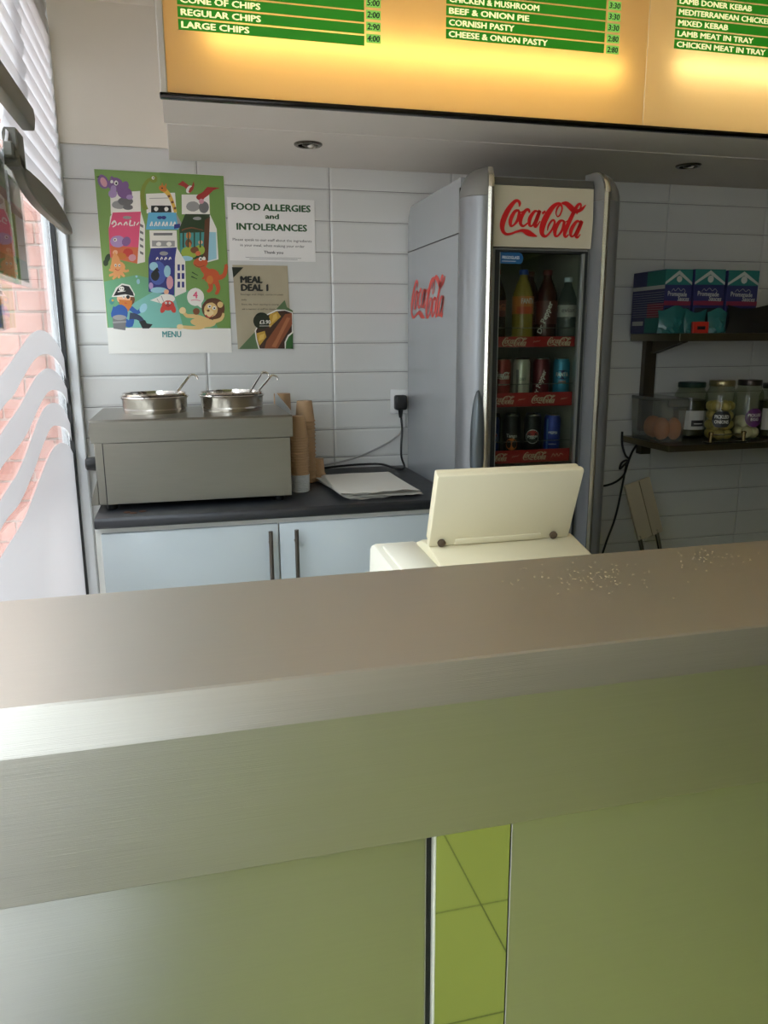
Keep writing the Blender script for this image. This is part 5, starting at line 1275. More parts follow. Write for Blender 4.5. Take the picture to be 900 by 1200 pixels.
obj('interior', MB().box(0.880, 0.884, 2.25, 2.74, 0.30, 1.655).box(1.218, 1.222, 2.25, 2.74, 0.30, 1.655).box(0.884, 1.218, 2.736, 2.74, 0.30, 1.655).box(0.884, 1.218, 2.25, 2.736, 1.651, 1.655).box(0.884, 1.218, 2.25, 2.736, 0.30, 0.304), mat('grey_fridge_liner', (176, 178, 168), 0.5), fr)
def pillar(mirror):
    sec = [(0.808, 2.262), (0.801, 2.245), (0.801, 2.225), (0.807, 2.203), (0.819, 2.187), (0.837, 2.176), (0.859, 2.1705), (0.876, 2.1705), (0.890, 2.212), (0.893, 2.262)]
    mx = (lambda p: (2.10 - p[0], p[1])) if mirror else (lambda p: p)
    S = [mx(p) for p in sec]; ax = mx((0.893, 2.262))
    mb = MB(); mb.prism(S, 'z', 0.05, 1.766)
    p = obj('front_pillar', mb, PILLAR, fr, angle=25)
    b = bmesh.new(); rings = []
    for k in range(8):
        a = k / 7 * math.pi / 2 * 0.94; s = 0.30 + 0.70 * math.cos(a); z = 1.767 + 0.082 * math.sin(a) / math.sin(math.pi / 2 * 0.94)
        rings.append([b.verts.new((ax[0] + (q[0] - ax[0]) * s, ax[1] + (q[1] - ax[1]) * (0.45 + 0.55 * math.cos(a)), z)) for q in S])
    for A, B in zip(rings, rings[1:]):
        for i in range(len(S)):
            j = (i + 1) % len(S); b.faces.new([A[i], A[j], B[j], B[i]])
    b.faces.new(rings[-1]); b.faces.new(list(reversed(rings[0]))); bmesh.ops.recalc_face_normals(b, faces=list(b.faces))
    mb = MB(); mb._merge(b); obj('pillar_cap', mb, mat('pillar_cap_plastic', (132, 132, 130), 0.35, 0.3), p, angle=32)
    mb = MB(); t0, t1 = (0.8595, 0.8765) if not mirror else (1.2235, 1.2405)
    mb.prism([(t0, 2.176), (t0, 2.168), ((t0 + t1) / 2, 2.1648), (t1, 2.168), (t1, 2.176)], 'z', 0.05, 1.79)
    t0s, t1s = (0.8595, 0.8765) if not mirror else (1.2235, 1.2405)
    b = bmesh.new(); prev = None
    for k in range(8):
        a = k / 7 * math.pi / 2 * 0.94; s = 0.30 + 0.70 * math.cos(a); z = 1.789 + 0.062 * math.sin(a); ys = ax[1] + (2.166 - ax[1]) * (0.45 + 0.55 * math.cos(a))
        row = [b.verts.new((ax[0] + (q - ax[0]) * s, ys + d, z + d * 0.3)) for q, d in ((t0s, 0.012), (t0s, 0.0), ((t0s + t1s) / 2, -0.003), (t1s, 0.0), (t1s, 0.012))]
        if prev:
            for i in range(4): b.faces.new([prev[i], prev[i + 1], row[i + 1], row[i]])
        prev = row
    bmesh.ops.recalc_face_normals(b, faces=list(b.faces)); mb._merge(b)
    obj('chrome_trim', mb, mat('cream_chrome_trim', (206, 202, 188), 0.25, 0.9), p)
    return p
pL = pillar(False); pillar(True)
mb = MB()
prof = []
for k in range(13):
    a = -math.pi / 2 + math.pi * k / 12; prof.append((0.022 * math.cos(a), 0.16 * math.sin(a)))
mb.lathe([(max(0.0006, r), z) for r, z in prof], seg=14, M=Matrix.Translation((0.838, 2.158, 1.065)) @ Matrix.Diagonal((1, 0.9, 1, 1)))
mb.tube([(0.838, 2.165, 1.13), (0.845, 2.19, 1.13)], 0.007); mb.tube([(0.838, 2.165, 0.98), (0.845, 2.19, 0.98)], 0.007)
obj('handle', mb, mat('grey_handle_plastic', (92, 100, 104), 0.3, 0.4), pL, label='long pointed grey handle')
# header
obj('header_panel', MB().prism([(2.208, 1.634), (2.203, 1.72), (2.208, 1.802), (2.25, 1.802), (2.25, 1.634)], 'x', 0.893, 1.207), mat('cream_header_gloss', (188, 182, 160), 0.14), fr, label='cream header panel')
obj('top_rail', MB().prism([(2.205, 1.803), (2.212, 1.824), (2.25, 1.83), (2.26, 1.803)], 'x', 0.892, 1.208), mat('dark_top_rail', (84, 84, 80), 0.35, 0.3), fr)
RED = mat('logo_red', (196, 26, 30), 0.4); REDS = mat('logo_red_side', (214, 66, 56), 0.4); LOGOW = mat('logo_cream', (216, 200, 176), 0.5)
mb = MB(); add_logo(mb, plane((1.047, 2.2022, 1.712), (0.272, 0, 0), (0, -0.004, 0.272)))
obj('script_logo', mb, RED, fr, flat=True, label='red flowing script logo on the header')
mb = MB(); add_logo(mb, plane((0.8100, 2.578, 1.505), (0, -0.385, 0), (0, 0, 0.36)))
obj('script_logo', mb, REDS, fr, flat=True, label='red flowing script logo on the silver side')
# door
DX0, DX1, DZ0, DZ1, DY = 0.893, 1.207, 0.13, 1.632, 2.214
gx0, gx1, gz0, gz1 = 0.915, 1.196, 0.30, 1.622
FR_ = mat('grey_door_frame', (120, 122, 118), 0.35, 0.3)
dr = obj('door', MB().box(DX0, gx0 - 0.007, DY, DY + 0.03, DZ0, DZ1, 0.002).box(gx1 + 0.004, DX1, DY, DY + 0.03, DZ0, DZ1, 0.002).box(gx0 - 0.007, gx1 + 0.004, DY, DY + 0.03, gz1 + 0.003, DZ1, 0.002).box(gx0 - 0.007, gx1 + 0.004, DY, DY + 0.03, DZ0, gz0, 0.002), FR_, fr)
obj('gasket', MB().box(gx0 - 0.012, gx0 + 0.002, DY - 0.001, DY + 0.034, gz0, gz1 + 0.004).box(gx1 - 0.002, gx1 + 0.006, DY - 0.001, DY + 0.034, gz0, gz1 + 0.004).box(gx0, gx1, DY - 0.001, DY + 0.034, gz1 - 0.002, gz1 + 0.004), DARK, dr)
obj('inner_edge', MB().box(gx0 + 0.002, gx0 + 0.006, DY + 0.002, DY + 0.03, gz0, gz1).box(gx1 - 0.008, gx1 - 0.002, DY + 0.002, DY + 0.03, gz0, gz1), mat('pale_door_edge', (150, 152, 148), 0.3, 0.6), dr)
obj('glass', MB().box(gx0, gx1, DY + 0.010, DY + 0.014, gz0, gz1), glassy('fridge_door_glass', (226, 230, 224), 1.45), dr)
bd = obj('badge', MB().prism([(0.918, 1.588), (0.988, 1.588), (0.994, 1.594), (0.996, 1.606), (0.990, 1.617), (0.980, 1.621), (0.918, 1.621)], 'y', DY + 0.0075, DY + 0.0095), mat('blue_badge', (30, 84, 132), 0.35), dr, label='blue maker badge')
text('FRIGOGLASS', 0.0085, mat('badge_white', (220, 226, 232), 0.4), bd, plane((0.956, DY + 0.0072, 1.6015)), bold=0.02, width=0.054)
obj('badge_line', MB().box(0.928, 0.972, DY + 0.0070, DY + 0.0076, 1.5945, 1.5957), mat('badge_white', (220, 226, 232), 0.4), bd, flat=True)
# shelves with red price strips
STRIPR = mat('red_price_strip', (168, 40, 44), 0.35); WIRE = mat('grey_shelf_wire', (130, 130, 124), 0.35, 0.6)
SHELVES = [(1.347, 1.378), (1.164, 1.207), (0.986, 1.027), (0.80, 0.84)]
logo_proto = None
LX = [[(0.990, 0.083, 1), (1.064, 0.02, 0), (1.140, 0.083, 1)], [(0.955, 0.083, 1), (1.02, 0.02, 0), (1.094, 0.083, 1), (1.165, 0.02, 0)], [(0.938, 0.08, 1), (1.005, 0.02, 0), (1.072, 0.083, 1), (1.150, 0.02, 2)], []]
for (z0, z1), lx in zip(SHELVES, LX):
    mb = MB(); mb.box(0.886, 1.216, 2.262, 2.268, z0 + 0.002, z0 + 0.008).box(0.886, 1.216, 2.60, 2.606, z0 + 0.002, z0 + 0.008).box(0.886, 1.216, 2.262, 2.606, z0 + 0.008, z0 + 0.0098)
    sh = obj('shelf', mb, WIRE, fr)
    mb = MB(); mb.tube([(0.886, 2.262, z1 + 0.026), (1.216, 2.262, z1 + 0.026)], 0.0014, 6)
    obj('guard_wire', mb, WIRE, sh)
    ps = obj('price_strip', MB().box(0.886, 1.217, 2.252, 2.256, z0, z1, 0.001), STRIPR, sh, label='red price strip')
    mb = MB()
    for cx, wd, kd in lx:
        if kd == 1: add_logo(mb, plane((cx, 2.2514, (z0 + z1) / 2), (wd, 0, 0), (0, 0, wd * 0.86)))
        elif kd == 0:
            M = plane((cx, 2.2514, (z0 + z1) / 2 + 0.001), (1, 0, 0.12), (0, 0, 1))
            mb.ribbon([(-.012, -.003, .0012), (-.008, .002, .0016), (-.004, -.002, .0012), (0, .002, .0016), (.004, -.001, .0012), (.012, .002, .001)], M, steps=3)
        else:
            M = plane((cx, 2.2514, (z0 + z1) / 2), (1, 0, 0.1), (0, 0, 1))
            mb.ribbon([(-.022, -.006, .001), (-.014, .006, .002), (-.008, -.004, .0015), (-.002, .005, .002), (.004, -.005, .0015), (.012, .004, .002), (.020, -.004, .001)], M, steps=3)
    if lx: obj('strip_lettering', mb, LOGOW, sh, flat=True)
    else: mb.bm.free()

# ---- bottles and cans
def can_body(mm, r, h, parent):
    prof = [(r * .80, 0), (r * .86, 0.002), (r, 0.010), (r, h - 0.014), (r * .84, h - 0.003), (r * .85, h - 0.001), (r * .83, h), (r * .78, h - 0.002), (r * .76, h - 0.005)]
    o = obj('can_body', MB().lathe(prof[:5], seg=24, cap1=False), mm, parent)
    obj('can_lid', MB().lathe(prof[4:], seg=24, cap0=False), mat('can_lid_alu', (190, 190, 186), 0.22, 1.0), parent)
    return o
def can(lab, rgb, x, y, z, deco, r=0.0265, h=0.137, grp=None, metal=0.35):
    t = thing('drink_can', lab, 'can', (0, 0, 0), grp)
    can_body(mat('can_%d_%d_%d' % rgb, rgb, 0.3, metal), r, h, t)
    for name, mb, mm in (deco(r, h) if deco else []):
        obj(name, mb, mm, t, flat=True)
    t.location = (x, y, z)
    return t
def words(s, hh, z, r, w=None, bold=0.03, turn=-0.35, shear=0.0, vert=False, e=0.0004):
    M = plane((0, 0, z)) if not vert else plane((0, 0, z), (0.35, 0, 0.94), (-0.94, 0, 0.35))
    return curl(text_mesh(s, hh, M, width=w, bold=bold, shear=shear), r + e, turn=turn)
def patch(z0, z1, a0, a1, r, e=0.0002, n=8):
    mb = MB()
    for i in range(n):
        p, q = a0 + (a1 - a0) * i / n - math.pi / 2, a0 + (a1 - a0) * (i + 1) / n - math.pi / 2
        R = r + e; mb.face([(R * math.cos(p), R * math.sin(p), z0), (R * math.cos(q), R * math.sin(q), z0), (R * math.cos(q), R * math.sin(q), z1), (R * math.cos(p), R * math.sin(p), z1)])
    return mb
def disc(cx, cz, rr, r, e=0.0002, turn=-0.35, n=20, z_lo=-1, z_hi=1):
    mb = MB(); ring = []
    pts = [(rr * math.cos(2 * math.pi * i / n), max(z_lo * rr, min(z_hi * rr, rr * math.sin(2 * math.pi * i / n)))) for i in range(n)]
    for i in range(n): mb.face([(cx, 0, cz), (cx + pts[i][0], 0, cz + pts[i][1]), (cx + pts[(i + 1) % n][0], 0, cz + pts[(i + 1) % n][1])])
    return curl(mb, r + e, turn=turn)
CW = mat('can_white_ink', (225, 224, 220), 0.4); CR = mat('can_red_ink', (188, 40, 44), 0.4); CBL = mat('can_blue_ink', (36, 70, 160), 0.4); COR = mat('can_orange_ink', (208, 112, 42), 0.4); CK = mat('can_black_ink', (24, 24, 26), 0.4); CN = mat('can_navy_ink', (26, 34, 96), 0.4)
def script(r, wd, z, turn=-0.35, k=1.0):
    mb = MB(); add_logo(mb, plane((0, 0, z), (wd, 0, 0), (0, 0, wd * k))); return curl(mb, r + 0.0004, turn=turn)
d_cola = lambda r, h: [('script_logo', script(r, 0.052, h * .62, k=1.2), CW), ('lettering', words('ZERO SUGAR', 0.005, h * .40, r, 0.026), CW)]
d_silver = lambda r, h: [('lettering', words('DIET', 0.009, h * .5, r, 0.02, turn=-0.2), mat('grey_ink', (120, 120, 118), 0.4)), ('stripe', patch(h * .12, h * .75, -1.1, -0.75, r), mat('grey_ink', (120, 120, 118), 0.4))]
d_drp = lambda r, h: [('lettering', words('Dr Pepper', 0.015, h * .42, r, 0.085, vert=True), CW)]
d_fanta = lambda r, h: [('logo_plate', disc(0, h * .62, 0.019, r, z_lo=-.75, z_hi=.75), CN), ('lettering', words('FANTA', 0.012, h * .585, r, 0.040, e=0.0006), CW), ('flavour_word', words('ZERO', 0.007, h * .44, r, 0.024), COR)]
def d_pepsi(word):
    return lambda r, h: [('roundel', disc(0, h * .50, 0.023, r), CW), ('roundel_centre', disc(0, h * .50, 0.0205, r, e=0.0004), CK if word else CN), ('roundel_red', disc(0, h * .50, 0.0205, r, e=0.0006, z_lo=0.28), CR), ('lettering', words('pepsi', 0.008, h * .485, r, 0.032, e=0.0008), CW)] + ([('word', words('MAX', 0.006, h * .44, r, 0.018, e=0.0008), CW)] if word else [])
d_tango = lambda r, h: [('fruit', disc(0, h * .34, 0.019, r), COR), ('lettering', words('Tango', 0.011, h * .50, r, 0.036, e=0.0006, shear=0.1), CW)]
d_blue = lambda r, h: [('stripe', patch(h * .1, h * .9, -1.2, -0.95, r), mat('can_light_blue', (90, 130, 200), 0.4)), ('lettering', words('PEPSI', 0.008, h * .55, r, 0.028), CW), ('small_print', words('nutrition', 0.004, h * .30, r, 0.026), CW)]
zm, zb = 1.174, 0.996
can('red cola can, first from left on the middle fridge shelf', (150, 44, 44), 0.975, 2.305, zm, d_cola)
can('silver diet cola can second from left on the middle fridge shelf', (196, 194, 180), 1.040, 2.305, zm, d_silver)
can('dark red can with slanted white letters on the middle fridge shelf', (104, 34, 44), 1.108, 2.305, zm, d_drp)
can('light blue fruit drink can at the right of the middle fridge shelf', (64, 150, 190), 1.176, 2.300, zm, d_fanta)
can('blue cola can at the left end of the lowest visible fridge shelf', (30, 62, 150), 0.942, 2.305, zb, d_pepsi(''))
can('black can with an orange fruit on the lowest visible fridge shelf', (30, 28, 30), 1.012, 2.305, zb, d_tango)
can('black cola can with a round red and white emblem, lower shelf', (24, 24, 28), 1.084, 2.305, zb, d_pepsi('MAX'))
can('blue can at the right of the lowest visible fridge shelf', (28, 52, 150), 1.152, 2.300, zb, d_blue)
for i, (x, c_, nm) in enumerate(((0.948, (120, 44, 46), 'red'), (1.010, (190, 188, 178), 'silver'), (1.075, (104, 34, 44), 'dark red'), (1.142, (96, 40, 46), 'maroon'))):
    can(nm + ' can in the second row of the middle fridge shelf', c_, x, 2.372, zm, None, grp='second row of cans, middle shelf')
for i, (x, c_, nm) in enumerate(((0.975, (24, 24, 26), 'black'), (1.045, (34, 30, 32), 'dark grey'), (1.118, (30, 62, 150), 'blue'))):
    can(nm + ' can in the second row of the lowest visible fridge shelf', c_, x, 2.372, zb, None, grp='second row of cans, lower shelf')
def bottle(lab, x, y, z, liquid, cap, deco, r=0.033, h=0.222, fill=0.78, clear=(235, 240, 238)):
    t = thing('drink_bottle', lab, 'bottle', (0, 0, 0))
    prof = [(r * .7, 0), (r * .95, 0.004), (r, 0.012), (r * .97, h * .28), (r * .99, h * .34), (r, h * .58), (r * .93, h * .68), (r * .62, h * .81), (r * .40, h * .88), (r * .37, h * .93)]
    obj('bottle_body', MB().lathe(prof, seg=24), liquid, t)
    obj('cap', MB().lathe([(r * .43, h * .93), (r * .44, h * .94), (r * .44, h * .985), (r * .38, h)], seg=18), cap, t)
    for name, mb, mm in deco(r, h): obj(name, mb, mm, t, flat=(name != 'label_band'))
    t.location = (x, y, z)
    return t
def band(r, h, a, b_, e=0.0006): return MB().lathe([(r * 1.0 + e, h * a), (r * 1.0 + e, h * b_)], seg=24, cap0=False, cap1=False)
COLA = mat('cola_liquid', (40, 22, 18), 0.12); FANTA = mat('orange_drink', (150, 130, 52), 0.12)
bottle('cola bottle with red label at the left of the top fridge shelf', 0.948, 2.312, 1.3575, COLA, CR, lambda r, h: [('label_band', band(r, h, .36, .58), mat('red_bottle_label', (110, 30, 30), 0.4)), ('script_logo', script(r + .0006, 0.05, h * .49, turn=0.1, k=1.1), mat('label_orange_ink', (196, 110, 80), 0.5))])
bottle('orange drink bottle with blue cap on the top fridge shelf', 1.040, 2.312, 1.3575, FANTA, CBL, lambda r, h: [('label_band', band(r, h, .40, .64), mat('orange_bottle_label', (206, 120, 44), 0.4)), ('label_patch', patch(h * .40, h * .50, -1.0, .6, r, .0009), mat('red_orange_label', (196, 76, 30), 0.4)), ('lettering', words('FANTA', 0.016, h * .54, r, 0.045, e=0.001, turn=0.1), CW)])
bottle('dark red bottle with slanted letters on the top fridge shelf, front one', 1.118, 2.306, 1.3575, mat('pepper_liquid', (62, 30, 28), 0.12), mat('maroon_cap', (96, 34, 34), 0.4), lambda r, h: [('label_band', band(r, h, .26, .58), mat('maroon_label', (88, 38, 36), 0.4)), ('lettering', words('Dr Pepper', 0.017, h * .34, r, 0.10, e=0.001, vert=True), CW)])
bottle('dark red bottle behind its twin on the top fridge shelf', 1.092, 2.378, 1.3575, mat('pepper_liquid', (62, 30, 28), 0.12), mat('maroon_cap', (96, 34, 34), 0.4), lambda r, h: [('label_band', band(r, h, .26, .58), mat('maroon_label', (88, 38, 36), 0.4))])
bottle('clear water bottle with white label at the right of the top fridge shelf', 1.186, 2.300, 1.3575, glassy('water_bottle_plastic', (214, 224, 224), 1.4, 0.18, (180, 190, 190)), mat('pale_blue_cap', (180, 196, 210), 0.4), lambda r, h: [('label_band', band(r, h, .40, .58), mat('white_water_label', (180, 180, 178), 0.4)), ('lettering', words('evian', 0.014, h * .47, r, 0.042, e=0.001), mat('grey_ink', (120, 120, 118), 0.4))], r=0.031, h=0.200)

# ================================================================ RIGHT HAND WALL SHELVES
SHELF = mat('dark_stainless_shelf', (120, 114, 96), 0.32, 1.0)
s1 = thing('wall_shelf', 'upper stainless wall shelf right of the fridge, holding blue boxes', 'shelf', (2.3, 2.67, 1.36))
obj('shelf_board', MB().box(1.740, 3.0, 2.500, 2.826, 1.360, 1.387, 0.0015), SHELF, s1)
obj('upright', MB().box(1.797, 1.848, 2.800, 2.827, 1.0, 1.36, 0.001), mat('dark_bracket_steel', (92, 86, 74), 0.4, 0.9), s1)
mb = MB(); mb.prism([(2.800, 1.325), (2.800, 1.360), (2.60, 1.360), (2.60, 1.352), (2.785, 1.310)], 'x', 1.826, 1.834); mb.prism([(2.79, 1.31), (2.60, 1.355), (2.60, 1.36), (2.80, 1.315)], 'x', 1.815, 1.845)
obj('bracket', mb, mat('dark_bracket_steel', (92, 86, 74), 0.4, 0.9), s1)
s2 = thing('wall_shelf', 'lower stainless wall shelf right of the fridge, holding the jars', 'shelf', (2.3, 2.67, 0.956))
obj('shelf_board', MB().box(1.730, 3.0, 2.500, 2.826, 0.956, 0.980, 0.0015), SHELF, s2)
obj('bracket', MB().box(1.80, 1.845, 2.79, 2.827, 0.905, 0.956, 0.001).prism([(2.79, 0.935), (2.79, 0.956), (2.62, 0.956)], 'x', 1.815, 1.835), mat('dark_bracket_steel', (92, 86, 74), 0.4, 0.9), s2)
BNAVY = mat('box_navy', (38, 42, 92), 0.45); BTEAL = mat('box_teal', (34, 108, 104), 0.45); BWH = mat('box_white', (176, 180, 176), 0.45); BMAG = mat('box_magenta', (122, 38, 64), 0.45); BDK = mat('box_dark', (20, 22, 32), 0.6)
labs = ('teal and navy printed carton with striped side, leftmost of three', 'teal and navy printed carton, middle of three on the upper shelf', 'teal and navy printed carton, rightmost of three on the upper shelf')
for k, (x0, x1) in enumerate(((1.704, 1.815), (1.826, 1.953), (1.966, 2.099))):
    zb_, zt = 1.3875, (1.613, 1.615, 1.613)[k]; yf, yb_ = 2.560, 2.77; wd = x1 - x0; hh = zt - zb_; xm = (x0 + x1) / 2
    t = thing('printed_carton', labs[k], 'box', (xm, 2.66, zb_), 'cartons on the upper shelf')
    mb = MB(); mb.box(x0, x1, yf + 0.001, yb_, zb_, zt, 0.001); obj('carton', mb, BNAVY, t)
    M = plane((xm, yf, zb_)); hw = wd / 2
    mb = MB(); q = lambda a, b_, c, d, mi, e: mb.flat([(a * hw, b_ * hh, e), (c * hw, b_ * hh, e), (c * hw, d * hh, e), (a * hw, d * hh, e)], M, mi)
    q(-1, .76, 1, 1, 0, 0); q(-1, .44, 1, .51, 2, 0); q(-.9, .02, .9, .40, 3, 0)  # dark lower block painted for the shaded inside of an open front
    mb.flat([(-hw, .76 * hh, 2e-4), (-hw, .80 * hh, 2e-4), (0, .985 * hh, 2e-4), (0, .92 * hh, 2e-4)], M, 1); mb.flat([(hw, .80 * hh, 2e-4), (hw, .76 * hh, 2e-4), (0, .92 * hh, 2e-4), (0, .985 * hh, 2e-4)], M, 1)
    mb.flat([(.2 * hw * math.cos(a) + .03 * hw, .85 * hh + .2 * hw * math.sin(a), 3e-4) for a in [2 * math.pi * i / 14 for i in range(14)]], M, 1)
    mb.ribbon([(-.5 * hw, .655 * hh, .001), (-.35 * hw, .70 * hh, .0016), (-.22 * hw, .665 * hh, .0014), (0, .71 * hh, .0016), (.2 * hw, .665 * hh, .0014), (.38 * hw, .70 * hh, .0016), (.55 * hw, .655 * hh, .001)], plane((xm, yf - 2e-4, zb_)), 1, 3)
    if k == 0:
        ML = plane((x0 - 2e-4, (yf + yb_) / 2, zb_), (0, -1, 0), (0, 0, 1)); hd_ = (yb_ - yf) / 2
        f = lambda a, b_, c, d, mi, e: mb.flat([(a * hd_, b_ * hh, e), (c * hd_, b_ * hh, e), (c * hd_, d * hh, e), (a * hd_, d * hh, e)], ML, mi)
        f(-.1, .76, 1, .99, 0, 0); f(-1, .70, 1, .76, 1, 1e-4); f(.0, .24, 1, .48, 2, 0)
        for i in range(11): f(-.95, .27 + .038 * i, .98, .2745 + .038 * i, 1, 2e-4)
        f(-.1, .01, 1, .25, 0, 1e-4); f(-.9, .13, -.2, .2, 1, 1e-4)
    obj('print', mb, [BTEAL, BWH, BMAG, BDK], t, flat=True)
    text('Promenade', 0.0165, BWH, t, plane((xm - .05 * hw, yf - 4e-4, zb_ + .585 * hh), (1, 0, -0.03)), bold=0.03, width=wd * .70)
    text('Sauces', 0.0165, BWH, t, plane((xm + .42 * hw, yf - 4e-4, zb_ + .51 * hh), (1, 0, -0.03)), bold=0.03, width=wd * .42, shear=0.2)
TEALBAG = mat('teal_pouch_film', (26, 92, 94), 0.3)
def pouch(x0, x1, zt, seed, lab, mm=TEALBAG, name='foil_pouch', cat='pouch', y=2.530, d=0.022, grp=None):
    rd = random.Random(seed); b = bmesh.new()
    cx, hw = (x0 + x1) / 2, (x1 - x0) / 2; hh = zt - 1.3878; NX, NZ = 9, 8; F = []; K = []
    for j in range(NZ + 1):         # a pinched film pouch: full at the foot, flat crimped top, creased faces
        q = j / NZ; rf = []; rk = []
        for i in range(NX + 1):
            u = -1 + 2 * i / NX; full = (1 - q ** 1.6) * (1 - abs(u) ** 2.4) + 0.02
            lean = 0.16 * math.sin(seed) * q; x = cx + hw * (u * (1 - 0.10 * math.sin(math.pi * q)) + lean * (1 - u * u))
            z = 1.3878 + hh * (q + 0.10 * q * math.sin(3.1 * u + seed))
            c = rd.uniform(-0.22, 0.22) * full
            rf.append(b.verts.new((x, y - d * (full + c), z))); rk.append(b.verts.new((x, y + d * (full + rd.uniform(-0.1, 0.1) * full), z)))
        F.append(rf); K.append(rk)
    for j in range(NZ):
        for i in range(NX):
            b.faces.new([F[j][i], F[j][i + 1], F[j + 1][i + 1], F[j + 1][i]]); b.faces.new([K[j][i + 1], K[j][i], K[j + 1][i], K[j + 1][i + 1]])
        b.faces.new([K[j][0], F[j][0], F[j + 1][0], K[j + 1][0]]); b.faces.new([F[j][NX], K[j][NX], K[j + 1][NX], F[j + 1][NX]])
    for i in range(NX):
        b.faces.new([F[0][i + 1], F[0][i], K[0][i], K[0][i + 1]]); b.faces.new([F[NZ][i], F[NZ][i + 1], K[NZ][i + 1], K[NZ][i]])
    bmesh.ops.triangulate(b, faces=list(b.faces))
    mb = MB(); mb._merge(b); return tag(obj(name, mb, mm, angle=18), lab, cat, grp)
pouch(1.662, 1.778, 1.476, 1, 'teal foil pouch in front of the left carton', grp='teal pouches before the cartons')
pouch(1.772, 1.872, 1.468, 4, 'teal foil pouch behind the small red pack', grp='teal pouches before the cartons', y=2.541, d=0.014)
pouch(1.868, 1.952, 1.470, 8, 'teal foil pouch right of the small red pack', grp='teal pouches before the cartons')
pouch(1.950, 2.22, 1.484, 12, 'black plastic bag at the right end of the upper shelf', BLACK, 'plastic_bag', 'bag')
t = thing('small_red_pack', 'small red pack standing before the middle carton', 'packet', (1.827, 2.511, 1.3875))
obj('pack', MB().box(1.795, 1.860, 2.506, 2.518, 1.3875, 1.428, 0.0015), mat('pack_red', (178, 40, 26), 0.4), t)
obj('print', MB().box(1.812, 1.846, 2.5052, 2.5058, 1.400, 1.412), BDK, t, flat=True)
tag(obj('white_tub', MB().lathe([(0.030, 0), (0.034, 0.150), (0.036, 0.152), (0.036, 0.160), (0.020, 0.172)], (2.150, 2.66, 1.3875), 20), mat('white_tub_plastic', (205, 204, 198), 0.4)), 'white plastic tub behind the black bag at the shelf end', 'tub')
# food box and jars
bx = thing('food_container', 'clear plastic lidded food container with orange contents on the lower shelf', 'container', (1.797, 2.685, 0.9805))
R = Matrix.Translation((1.797, 2.685, 0.9805))
PLAS = glassy('milky_clear_plastic', (235, 238, 236), 1.35, 0.34, (190, 192, 186), 0.1)
def rrect(hx, hy, r, n=4):
    out = []
    for cx, cy, a0 in ((hx - r, hy - r, 0), (-hx + r, hy - r, 90), (-hx + r, -hy + r, 180), (hx - r, -hy + r, 270)):
        out += [(cx + r * math.cos(math.radians(a0 + 90 * i / n)), cy + r * math.sin(math.radians(a0 + 90 * i / n))) for i in range(n + 1)]
    return out
b = bmesh.new(); rings = []
for hx, hy, z in ((0.052, 0.104, 0.0), (0.055, 0.108, 0.004), (0.060, 0.114, 0.155)):
    rings.append([b.verts.new((x, y, z)) for x, y in rrect(hx, hy, 0.028)])
for A, B in zip(rings, rings[1:]):
    for i in range(len(A)): j = (i + 1) % len(A); b.faces.new([A[i], A[j], B[j], B[i]])
b.faces.new(list(reversed(rings[0]))); mb = MB(); mb._merge(b, M=R); obj('tub_body', mb, PLAS, bx)
mb = MB(); mb.prism(rrect(0.062, 0.117, 0.03), 'z', 0.156, 0.168, bev=0.002, M=R); obj('lid', mb, glassy('milky_lid', (225, 228, 226), 1.35, 0.55, (160, 162, 158), 0.15), bx)
mb = MB(); mb.box(-0.040, 0.050, -0.1215, -0.1165, 0.136, 0.164, 0.002, M=R); obj('lid_clip', mb, glassy('milky_lid', (225, 228, 226), 1.35, 0.55, (160, 162, 158), 0.15), bx)
for i, (x, y, rx) in enumerate(((-0.018, -0.055, 0.030), (0.026, -0.070, 0.024), (0.0, 0.03, 0.036))):
    c = R @ Vector((x, y, 0.048))
    sp = obj('orange_portion', MB().blob(c, (rx, 0.034, 0.043), sub=3, jit=0.03, seed=i), mat('orange_food', (222, 136, 76), 0.6, noise=(30, 0.15)))
    tag(sp, ('orange food portion inside the clear container, left front one', 'orange food portion inside the clear container, right front one', 'orange food portion inside the clear container, rear one')[i], 'food', 'orange food in the container')
JGLASS = glassy('jar_glass', (232, 236, 226), 1.45)
def jar(lab, x, y, r, h, lidm, contents, deco):
    z = 0.9805
    t = thing('glass_jar', lab, 'jar', (x, y, z), 'jars on the lower shelf')
    obj('jar_glass', MB().lathe([(r * .85, 0), (r, 0.008), (r, h * .72), (r * .95, h * .79), (r * .78, h * .87), (r * .76, h * .95)], (x, y, z), 28, cap1=False), JGLASS, t)
    obj('lid', MB().lathe([(r * .80, h * .905), (r * .82, h * .915), (r * .82, h * .985), (r * .78, h)], (x, y, z), 24), lidm, t)
    contents(t, x, y, z, r, h)
    for name, mb, mm in deco(r, h):
        for v in mb.bm.verts: v.co += Vector((x, y, z))
        obj(name, mb, mm, t, flat=True)
    return t
def fill_dark(t, x, y, z, r, h): obj('contents', MB().lathe([(r * .8, 0.006), (r * .93, 0.012), (r * .93, h * .68), (r * .5, h * .70)], (x, y, z), 24), mat('dark_gherkins', (66, 62, 34), 0.4, noise=(40, 0.4)), t)
def fill_balls(mm, rad, top):
    def f(t, x, y, z, r, h):
        n = 0; lev = z + rad + 0.004
        while lev < z + h * top:
            k = 6
            for i in range(k):
                a = 2 * math.pi * i / k + n * 0.5; rr = r * .93 - rad
                obj('pickle', MB().blob((x + rr * math.cos(a), y + rr * math.sin(a), lev), (rad, rad, rad * .95), sub=2), mm, t)
            lev += rad * 1.72; n += 1
    return f
